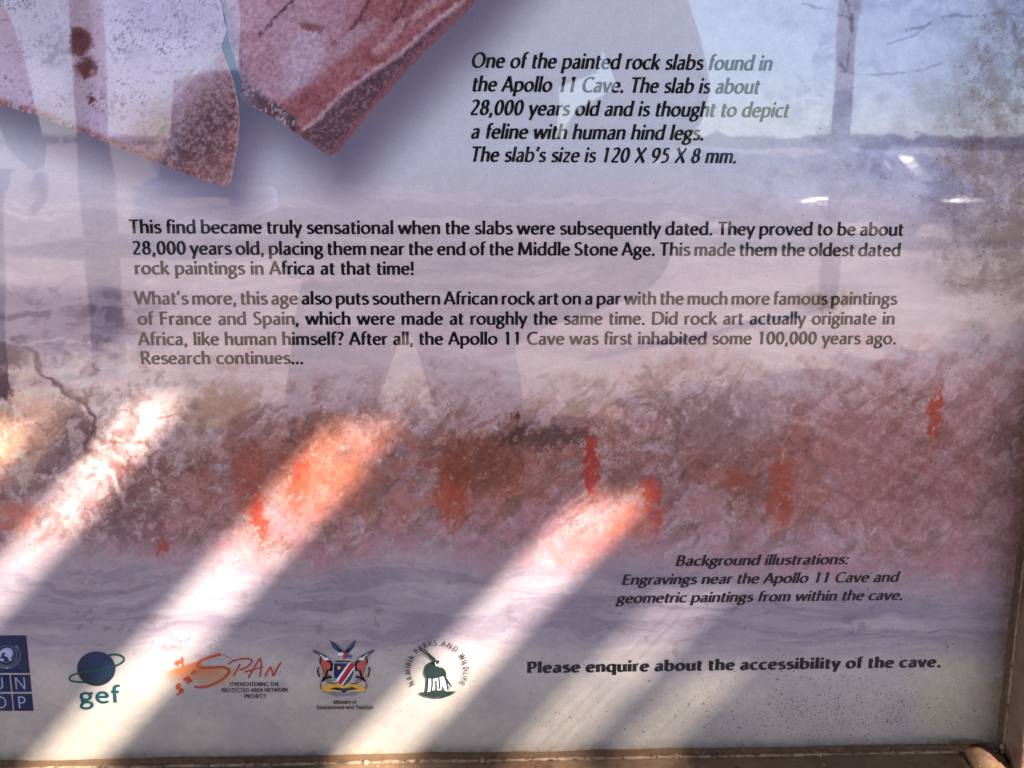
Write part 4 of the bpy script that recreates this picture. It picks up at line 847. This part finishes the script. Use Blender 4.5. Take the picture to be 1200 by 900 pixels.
def person(base, J, label, trouser, top, wide=1.0):
    """J: joints in world coordinates; a continuous body plus clothes, hair, shoes"""
    root = empty('person', base); tag(root, label, 'person'); off = Vector(base)
    L = lambda v: Vector(v) - off
    names = ['pelvis', 'belly', 'chest', 'neckb', 'neck', 'shl', 'ell', 'wrl', 'shr', 'elr', 'wrr', 'hipl', 'knl', 'anl', 'tol', 'hipr', 'knr', 'anr', 'tor']
    radb = {'pelvis': (.125, .10), 'belly': (.115, .095), 'chest': (.15, .10), 'neckb': .06, 'neck': .052, 'shl': .062, 'ell': .044, 'wrl': .03, 'shr': .062, 'elr': .044, 'wrr': .03, 'hipl': .085, 'knl': .052, 'anl': .034, 'tol': .03, 'hipr': .085, 'knr': .052, 'anr': .034, 'tor': .03}
    E_ = [('pelvis', 'belly'), ('belly', 'chest'), ('chest', 'neckb'), ('neckb', 'neck'), ('neckb', 'shl'), ('shl', 'ell'), ('ell', 'wrl'), ('neckb', 'shr'), ('shr', 'elr'), ('elr', 'wrr'), ('pelvis', 'hipl'), ('hipl', 'knl'), ('knl', 'anl'), ('anl', 'tol'), ('pelvis', 'hipr'), ('hipr', 'knr'), ('knr', 'anr'), ('anr', 'tor')]
    ix = {n: i for i, n in enumerate(names)}
    skin('body', [L(J[n]) for n in names], [(ix[a], ix[b]) for a, b in E_], [radb[n] * 0.9 if not isinstance(radb[n], tuple) else tuple(v * 0.9 for v in radb[n]) for n in names], M_skin, root)
    if wide > 1:                                       # loose coat lofted from rings given at the mirror image's outline
        rings = [(-200, 530, 70, .07), (-160, 530, 170, .10), (-60, 500, 218, .13), (20, 498, 212, .13), (82, 492, 206, .125), (102, 478, 174, .12), (170, 480, 172, .12), (225, 470, 140, .115), (300, 470, 137, .11), (318, 470, 132, .10)]
        bm = bmesh.new(); rg = []
        for (py, cx, hw, dp) in rings:
            c0 = L(R(cx, py, -base[1])); c1 = L(R(cx + hw, py, -base[1])); hx = (c1 - c0).length; rg.append([bm.verts.new((c0.x + hx * math.copysign(abs(math.cos(q)) ** .8, math.cos(q)), c0.y + dp * math.sin(q), c0.z)) for q in [2 * math.pi * j / 40 for j in range(40)]])
        for a_, b_ in zip(rg[:-1], rg[1:]):
            for j in range(40): bm.faces.new((a_[j], a_[(j + 1) % 40], b_[(j + 1) % 40], b_[j]))
        bm.faces.new(rg[0][::-1]); bm.faces.new(rg[-1]); o_ = obj('coat', bm, top, root)
        for f in o_.data.polygons: f.use_smooth = True
    jn = ['belly0', 'belly', 'chest', 'neckb', 'shl', 'ell', 'cfl', 'shr', 'elr', 'cfr']
    JJ = dict(J); JJ['belly0'] = Vector(J['pelvis']) + Vector((0, 0, -0.02)); JJ['cfl'] = Vector(J['ell']).lerp(Vector(J['wrl']), 0.92); JJ['cfr'] = Vector(J['elr']).lerp(Vector(J['wrr']), 0.92)
    jr = [(.155 * wide, .12), (.16 * wide, .12), (.175 * wide, .12), .07, .085, .068, .046, .085, .068, .046]; jx = {n: i for i, n in enumerate(jn)}
    skin('jacket', [L(JJ[n]) for n in jn], [(jx[a], jx[b]) for a, b in (('belly0', 'belly'), ('belly', 'chest'), ('chest', 'neckb'), ('neckb', 'shl'), ('shl', 'ell'), ('ell', 'cfl'), ('neckb', 'shr'), ('shr', 'elr'), ('elr', 'cfr'))], jr, top, root, root=0)
    tn = ['pelvis', 'hipl', 'knl', 'tl', 'hipr', 'knr', 'trr']; JJ['tl'] = Vector(J['knl']).lerp(Vector(J['anl']), 0.92); JJ['trr'] = Vector(J['knr']).lerp(Vector(J['anr']), 0.92); tx = {n: i for i, n in enumerate(tn)}
    skin('trousers', [L(JJ[n]) for n in tn], [(tx[a], tx[b]) for a, b in (('pelvis', 'hipl'), ('hipl', 'knl'), ('knl', 'tl'), ('pelvis', 'hipr'), ('hipr', 'knr'), ('knr', 'trr'))], [(.14, .11), .10, .066, .052, .10, .066, .052], trouser, root)
    for a, b in (('anl', 'tol'), ('anr', 'tor')):
        p, q = L(J[a]), L(J[b]); skin('shoe', [p + Vector((0, -0.03, -0.01)), p.lerp(q, 0.5) + Vector((0, 0, -.015)), q + Vector((0, 0.02, -.01))], [(0, 1), (1, 2)], [(.045, .045), (.046, .035), (.04, .026)], M_boot, root)
    # head with face
    hc = L(J['head']); bm = bmesh.new(); bmesh.ops.create_uvsphere(bm, u_segments=36, v_segments=26, radius=1.0)
    for v in bm.verts:
        x_, y_, z_ = v.co; jaw = 1 - 0.28 * max(0, -z_ - 0.1); nose = 0.020 * math.exp(-((x_ / .14) ** 2 + ((z_ + 0.05) / .20) ** 2)) if y_ > 0 else 0
        eye = -0.009 * (math.exp(-(((abs(x_) - .38) / .16) ** 2 + ((z_ - 0.05) / .12) ** 2))) if y_ > 0 else 0; mouth = -0.004 * math.exp(-((x_ / .25) ** 2 + ((z_ + 0.48) / .05) ** 2)) if y_ > 0 else 0
        v.co = Vector((x_ * 0.075 * jaw, y_ * 0.095 + nose + eye + mouth, z_ * 0.115)) + hc
    h_ = obj('head', bm, M_skin, root)
    for f in h_.data.polygons: f.use_smooth = True
    bm = bmesh.new()
    for s_ in (-1, 1): bmesh.ops.create_uvsphere(bm, u_segments=12, v_segments=8, radius=1, matrix=Matrix.Translation(hc + Vector((s_ * 0.077, -0.005, 0))) @ Matrix.Diagonal((.012, .018, .03, 1))); obj('ear', bm, M_skin, root); bm = bmesh.new()
    for s_ in (-1, 1): bmesh.ops.create_uvsphere(bm, u_segments=12, v_segments=8, radius=0.0115, matrix=Matrix.Translation(hc + Vector((s_ * 0.029, 0.079, 0.006)))); obj('eye', bm, M_white, root); bm = bmesh.new()
    bmesh.ops.create_uvsphere(bm, u_segments=32, v_segments=20, radius=1)
    bmesh.ops.delete(bm, geom=[v for v in bm.verts if v.co.z < -0.15 + 0.75 * max(0, v.co.y + 0.15)], context='VERTS')
    bmesh.ops.transform(bm, matrix=Matrix.Translation(hc + Vector((0, -0.006, 0.006))) @ Matrix.Diagonal((.083, .103, .123, 1)), verts=bm.verts); obj('hair', bm, M_hair, root)
    return root
def hand(root, wrist, fwd, up, side, curl=0.6, name='hand'):
    off = root.location; w = Vector(wrist) - off; f = Vector(fwd).normalized(); u = Vector(up).normalized(); s_ = f.cross(u).normalized() * side
    pts = [w, w + f * 0.035, w + f * 0.07]; ed = [(0, 1), (1, 2)]; rad = [(.024, .02), (.034, .016), (.036, .014)]
    skin('palm', pts, ed, rad, M_skin, root, 1)
    for k, (o_, ln) in enumerate(((-.026, .068), (-.009, .078), (.009, .073), (.026, .058))):
        b = w + f * 0.065 + s_ * o_; a1 = curl; d1 = (f * math.cos(a1) - u * math.sin(a1)); d2 = (f * math.cos(a1 * 2.1) - u * math.sin(a1 * 2.1)); skin('finger', [b, b + d1 * ln * .45, b + d1 * ln * .45 + d2 * ln * .32, b + d1 * ln * .4 + d2 * ln * .6], [(0, 1), (1, 2), (2, 3)], [.0095, .0088, .008, .0065], M_skin, root, 1)
    b = w + f * 0.02 - s_ * 0.028; d1 = (f * 0.7 - s_ * 0.6 - u * .2).normalized(); skin('thumb', [b, b + d1 * 0.035, b + d1 * .055 + f * .012], [(0, 1), (1, 2)], [.012, .0105, .008], M_skin, root, 1)

# the photographer
d0 = 1.06
J = {'pelvis': R(472, 265, d0), 'belly': R(480, 185, d0), 'chest': R(505, 5, d0), 'neckb': R(530, -190, d0), 'neck': R(532, -260, d0 - .02), 'head': R(534, -385, d0 - 0.05),
     'shl': R(370, -150, d0), 'ell': R(335, 140, d0 - .04), 'wrl': R(420, 150, 0.72), 'shr': R(688, -150, d0), 'elr': R(788, 128, d0 - .03), 'wrr': R(668, 178, 0.72),
     'hipl': R(432, 290, d0), 'knl': R(378, 500, d0 - .02), 'anl': R(360, 850, d0 + .02), 'tol': R(352, 905, d0 - .13), 'hipr': R(520, 290, d0), 'knr': R(566, 490, d0 - .02), 'anr': R(582, 850, d0 + .02), 'tor': R(590, 905, d0 - .13)}
for a, z in (('anl', 0.085), ('anr', 0.085), ('tol', 0.035), ('tor', 0.035)): J[a].z = z
ph = person((J['pelvis'].x, -d0, 0), J, 'person in a dark jacket taking the picture, mirrored as a dark shape across the text', M_trouser, M_cloth, 1.01)
hand(ph, J['wrl'], (1, .55, .05), (0, 0.3, 1), 1, .5); hand(ph, J['wrr'], (-1, .55, .05), (0, 0.3, 1), -1, .5)
pr = empty('mobile_phone', (CAM[0] - 0.062, CAM[1] - 0.012, CAM[2] - 0.028)); tag(pr, 'dark mobile phone held sideways in both hands by the person before the board', 'phone')
M_phone = principled('phone_body', (0.02, 0.02, 0.024), 0.35); M_screen = principled('phone_screen_glass', (0.01, 0.01, 0.012), 0.08)
box('phone_body', (0, 0, 0), (0.148, 0.008, 0.072), M_phone, pr, 0.0035); box('screen', (0, -0.0044, 0), (0.140, 0.0012, 0.065), M_screen, pr, 0.0004)
for q in (0, 1): 
    bm = bmesh.new(); bmesh.ops.create_cone(bm, cap_ends=True, segments=24, radius1=0.006, radius2=0.006, depth=0.0012, matrix=Matrix.Translation((0.062 - q * 0.0155, 0.0046, 0.012)) @ Matrix.Rotation(math.pi / 2, 4, 'X')); obj('lens', bm, M_screen, pr)
# shoulder bag on the hip
c = R(702, 280, d0 - .02); bg_ = empty('shoulder_bag', (c.x, c.y, c.z - 0.11)); tag(bg_, 'dark shoulder bag hanging at the hip of the person before the board', 'bag')
bm = bmesh.new(); rg = []
for (py, x0, x1, dp) in ((192, 590, 800, .02), (200, 586, 803, .045), (250, 585, 796, .055), (312, 585, 777, .055), (338, 585, 755, .05), (358, 585, 700, .045), (378, 586, 640, .035), (396, 590, 612, .02)):
    a0, a1 = R(x0, py, d0 - .02), R(x1, py, d0 - .02); cc = (a0 + a1) / 2 - Vector(bg_.location); hx = (a1 - a0).length / 2
    rg.append([bm.verts.new((cc.x + hx * math.copysign(abs(math.cos(q)) ** .55, math.cos(q)), cc.y + dp * math.copysign(abs(math.sin(q)) ** .6, math.sin(q)), cc.z)) for q in [2 * math.pi * j / 32 for j in range(32)]])
for a_, b_ in zip(rg[:-1], rg[1:]):
    for j in range(32): bm.faces.new((a_[j], a_[(j + 1) % 32], b_[(j + 1) % 32], b_[j]))
bm.faces.new(rg[0][::-1]); bm.faces.new(rg[-1]); o = obj('bag_body', bm, M_cloth, bg_)
for f in o.data.polygons: f.use_smooth = True
box('bag_flap', (0, 0.040, 0.12), (0.18, 0.008, 0.10), M_boot, bg_, 0.003)
a = R(612, -165, d0) - Vector(bg_.location)
bm = bmesh.new(); pole(bm, (-0.08, 0, 0.20), a + Vector((0, .09, 0)), .012, .012, 8, 6); obj('strap', bm, M_boot, bg_)

# a second person at the far left
d2 = 2.95
b = R(-52, 250, d2); X0 = b.x
def V2(dx, dy, z): return Vector((X0 + dx, -d2 + dy, z))
J2 = {'pelvis': V2(-.02, 0, .92), 'belly': V2(-.02, 0, 1.08), 'chest': V2(-.02, 0, 1.26), 'neckb': V2(-.02, 0, 1.43), 'neck': V2(-.02, 0.01, 1.50), 'head': V2(-.02, 0.03, 1.61), 'shl': V2(-.2, 0, 1.40), 'ell': V2(-.27, 0, 1.12), 'wrl': V2(-.27, .05, .90),
      'shr': V2(.15, 0, 1.40), 'elr': V2(.20, 0, 1.13), 'wrr': V2(.275, .03, .93), 'hipl': V2(-.10, 0, .86), 'knl': V2(-.11, .02, .48), 'anl': V2(-.11, 0, .085), 'tol': V2(-.12, .14, .035), 'hipr': V2(.06, 0, .86), 'knr': V2(.07, .02, .48), 'anr': V2(.07, 0, .085), 'tor': V2(.08, .14, .035)}
M_shirt = noisy('grey_blue_shirt_cloth', (0.10, 0.13, 0.16), (0.15, 0.18, 0.20), 60, 0.9)
p2 = person((X0, -d2, 0), J2, 'second person in a grey shirt with one arm hanging, mirrored at the left edge', M_trouser, M_shirt)
hand(p2, J2['wrr'], (.2, .1, -1), (1, 0, 0), 1, .35); hand(p2, J2['wrl'], (-.05, .1, -1), (-1, 0, 0), -1, .35)

# parked vehicles
M_tyre = principled('tyre_rubber', (0.02, 0.02, 0.02), 0.85); M_rim = principled('alloy_rim', (0.45, 0.45, 0.46), 0.3, 0.9); M_glassd = principled('tinted_window', (0.015, 0.02, 0.025), 0.06, 0, 0.8); M_lamp = principled('lamp_lens', (0.7, 0.7, 0.68), 0.06, 0, 0.8); M_plastic = principled('black_bumper_plastic', (0.03, 0.03, 0.032), 0.5)
M_chrome = principled('chrome', (0.8, 0.8, 0.8), 0.08, 1.0)
def wheel(root, x, y, r=0.32, w=0.2):
    t = empty('wheel', (x, y, r)); t.parent = root; bm = bmesh.new(); n = 28; prof = [(r * .62, -w / 2), (r * .93, -w / 2), (r, -w * .32), (r, w * .32), (r * .93, w / 2), (r * .62, w / 2)]
    rg = [[bm.verts.new((q, s_ * math.cos(2 * math.pi * i / n), s_ * math.sin(2 * math.pi * i / n))) for s_, q in prof] for i in range(n)]
    for i in range(n):
        for j in range(len(prof) - 1): bm.faces.new((rg[i][j], rg[i][j + 1], rg[(i + 1) % n][j + 1], rg[(i + 1) % n][j]))
    obj('tyre', bm, M_tyre, t); bm = bmesh.new(); bmesh.ops.create_cone(bm, cap_ends=True, segments=24, radius1=r * .63, radius2=r * .63, depth=w * .8, matrix=Matrix.Rotation(math.pi / 2, 4, 'Y')); obj('rim', bm, M_rim, t)
def car(pos, rz, paint, label, L_=4.4, W_=1.78, H=1.45, van=False):
    """nose towards +Y; body lofted from cross-sections along Y"""
    root = empty('parked_car', pos, rz); tag(root, label, 'car', 'cars parked behind the photographer')
    if van: st = [(-L_ / 2, .55, .98, .98, .80), (-L_ / 2 + .12, .40, 1.05, H - .06, .97), (-L_ / 2 + .6, .32, 1.08, H, 1), (.45, .30, 1.08, H, 1), (1.0, .30, 1.06, H - .06, 1), (1.42, .30, 1.06, 1.14, 1), (1.5, .30, 1.04, 1.06, 1), (L_ / 2 - .1, .32, .92, .94, .96), (L_ / 2, .45, .78, .80, .88)]
    else: st = [(-L_ / 2, .5, .82, .83, .86), (-L_ / 2 + .15, .30, .95, .97, .97), (-1.45, .26, .97, 1.0, 1), (-.95, .25, .97, H - .1, 1), (-.4, .25, .96, H, 1), (.35, .25, .94, H - .03, 1), (.72, .25, .93, H - .16, 1), (1.22, .25, .91, .96, 1), (1.5, .26, .86, .88, 1), (L_ / 2 - .14, .30, .72, .74, .95), (L_ / 2, .42, .60, .62, .84)]
    bm = bmesh.new(); rings = []
    for (y, zb, zs, zt, ws) in st:
        h = W_ / 2 * ws; tw = h * (0.74 if zt - zs > 0.15 else 0.93); rings.append([bm.verts.new(p) for p in ((-h * .9, y, zb), (-h, y, zb + .12), (-h * 1.0, y, (zb + zs) / 2), (-h * .97, y, zs), (-tw, y, zt - .02), (-tw * .6, y, zt + .005), (0, y, zt + .015), (tw * .6, y, zt + .005), (tw, y, zt - .02), (h * .97, y, zs), (h, y, (zb + zs) / 2), (h, y, zb + .12), (h * .9, y, zb))])
    for a_, b_ in zip(rings[:-1], rings[1:]):
        for j in range(12): bm.faces.new((a_[j], b_[j], b_[j + 1], a_[j + 1]))
        bm.faces.new((a_[12], b_[12], b_[0], a_[0]))
    bm.faces.new(rings[0]); bm.faces.new(rings[-1][::-1]); bmesh.ops.recalc_face_normals(bm, faces=bm.faces)
    body = obj('body', bm, paint, root); md = body.modifiers.new('sub', 'SUBSURF'); md.levels = 2; md.render_levels = 2
    for f in body.data.polygons: f.use_smooth = True
    # windscreen and side windows, set just proud of the body
    if van: ws = [(-.70, 1.45, 1.12), (.70, 1.45, 1.12), (.62, 1.06, H - .14), (-.62, 1.06, H - .14)]; off_ = .03
    else: ws = [(-.72, 1.20, .97), (.72, 1.20, .97), (.56, .70, H - .13), (-.56, .70, H - .13)]; off_ = .035
    vs = []
    for (x_, y, z) in ws: vs.append((x_, y + off_, z + off_))
    bm = bmesh.new(); vv = [bm.verts.new(v) for v in vs]; f = bm.faces.new(vv); bmesh.ops.subdivide_edges(bm, edges=bm.edges[:], cuts=3, use_grid_fill=True)
    for v in bm.verts: v.co.y += 0.16 * (1 - (v.co.x / .72) ** 2) - 0.04
    o = obj('windscreen', bm, M_glassd, root); o.modifiers.new('t', 'SOLIDIFY').thickness = 0.01
    for s_ in (-1, 1):
        hx = W_ / 2
        if van: wins = [(-1.9, -1.05), (-.95, 0), (.1, .95)]
        else: wins = [(-1.0, -.3), (-.22, .6)]
        for (y0, y1) in wins:
            z0, z1 = (1.14, H - .16) if van else (1.0, H - .16); b_ = .03
            vs = [(s_ * hx * .955, y0, z0), (s_ * hx * .955, y1 + (.25 if not van and y1 > .3 else 0), z0), (s_ * hx * .79, y1, z1), (s_ * hx * .79, y0 + (.1 if not van else 0), z1)]
            vs = [(x_ + s_ * .012, y, z + .004) for x_, y, z in vs]; o = pydata('side_window', vs, [(0, 1, 2, 3)], M_glassd, root); o.modifiers.new('t', 'SOLIDIFY').thickness = 0.01
        for y in (-L_ / 2 + .78, L_ / 2 - .82): wheel(root, s_ * (W_ / 2 - .1), y)
        zz = .93 if van else .68; box('headlight', (s_ * (W_ / 2 - .26), L_ / 2 - .10, zz - .05), (.34, .14, .13), M_lamp, root, .04)
        box('wing_mirror', (s_ * (W_ / 2 + .09), .78 if not van else 1.05, 1.0 if not van else 1.2), (.16, .10, .11), paint, root, .03)
    box('grille', (0, L_ / 2 - .02, .55 if not van else .72), (.8, .06, .14), M_chrome, root, .02); box('bumper', (0, L_ / 2 - .04, .38 if not van else .45), (W_ * .9, .16, .16), M_plastic, root, .05)
    box('number_plate', (0, L_ / 2 + .045, .38 if not van else .45), (.5, .015, .11), M_white, root, .003)
    return root
def carpaint(name, c):
    m_ = principled(name, c, 0.25, 0.3, 0.5); b_ = m_.node_tree.nodes['Principled BSDF']; b_.inputs['Coat Weight'].default_value = 1.0; b_.inputs['Coat Roughness'].default_value = 0.04; return m_
def at(px, d): p = R(px, 250, d); return (p.x, -d, -0.6)
car(at(850, 19.0), math.radians(-31), carpaint('silver_paint', (0.20, 0.205, 0.22)), 'silver parked car mirrored as sparkles above the words about the Middle Stone Age')
car(at(1012, 19.0), math.radians(-32.6), carpaint('pale_grey_paint', (0.26, 0.26, 0.27)), 'pale grey parked car mirrored at the right, nearest the dirty edge of the board')
car(at(296, 18.0), math.radians(4), carpaint('pale_blue_paint', (0.42, 0.44, 0.5)), 'tall pale blue van mirrored between the two rock slab pictures', 5.6, 2.15, 2.6, True)
M_kerb = noisy('pale_concrete', (0.42, 0.39, 0.35), (0.58, 0.54, 0.50), 9, 0.9, bump=0.2)
for px, d, w, lb in ((865, 16.6, 1.9, 'pale concrete parking kerb before the silver car'), (1050, 16.4, 2.2, 'pale concrete parking kerb before the pale grey car'), (1230, 16.5, 2.6, 'pale concrete parking kerb at the far right, before no car'), (205, 16.0, 2.2, 'pale concrete parking kerb at the left, near the pale blue van')):
    p = R(px, 250, d); k = empty('parking_kerb', (p.x, -d, -0.6)); tag(k, lb, 'kerb', 'concrete kerbs of the parking place'); box('kerb_block', (0, 0, 0.07), (w, 0.16, 0.14), M_kerb, k, 0.02)
# line of scrub on the horizon
bm = bmesh.new(); rr = random.Random(5)
for k in range(620):
    xx = rr.uniform(-140, 160); h = rr.uniform(.5, 1.25) * (1.25 if xx > 30 else .7); bmesh.ops.create_icosphere(bm, subdivisions=1, radius=1, matrix=Matrix.Translation((xx, -185 + rr.uniform(-8, 8), -0.6 + h * .7)) @ Matrix.Rotation(rr.uniform(0, 3), 4, 'Z') @ Matrix.Diagonal((h * rr.uniform(1, 1.8), h * 1.2, h * rr.uniform(.7, 1.1), 1)))
for v in bm.verts: v.co += Vector((rr.uniform(-.15, .15), 0, rr.uniform(-.15, .15)))
o = obj('scrub_line', bm, noisy('dusty_scrub', (0.05, 0.06, 0.04), (0.10, 0.10, 0.07), 0.6, 0.95)); tag(o, 'low dark line of scrub along the mirrored horizon', 'scrub', kind='stuff')
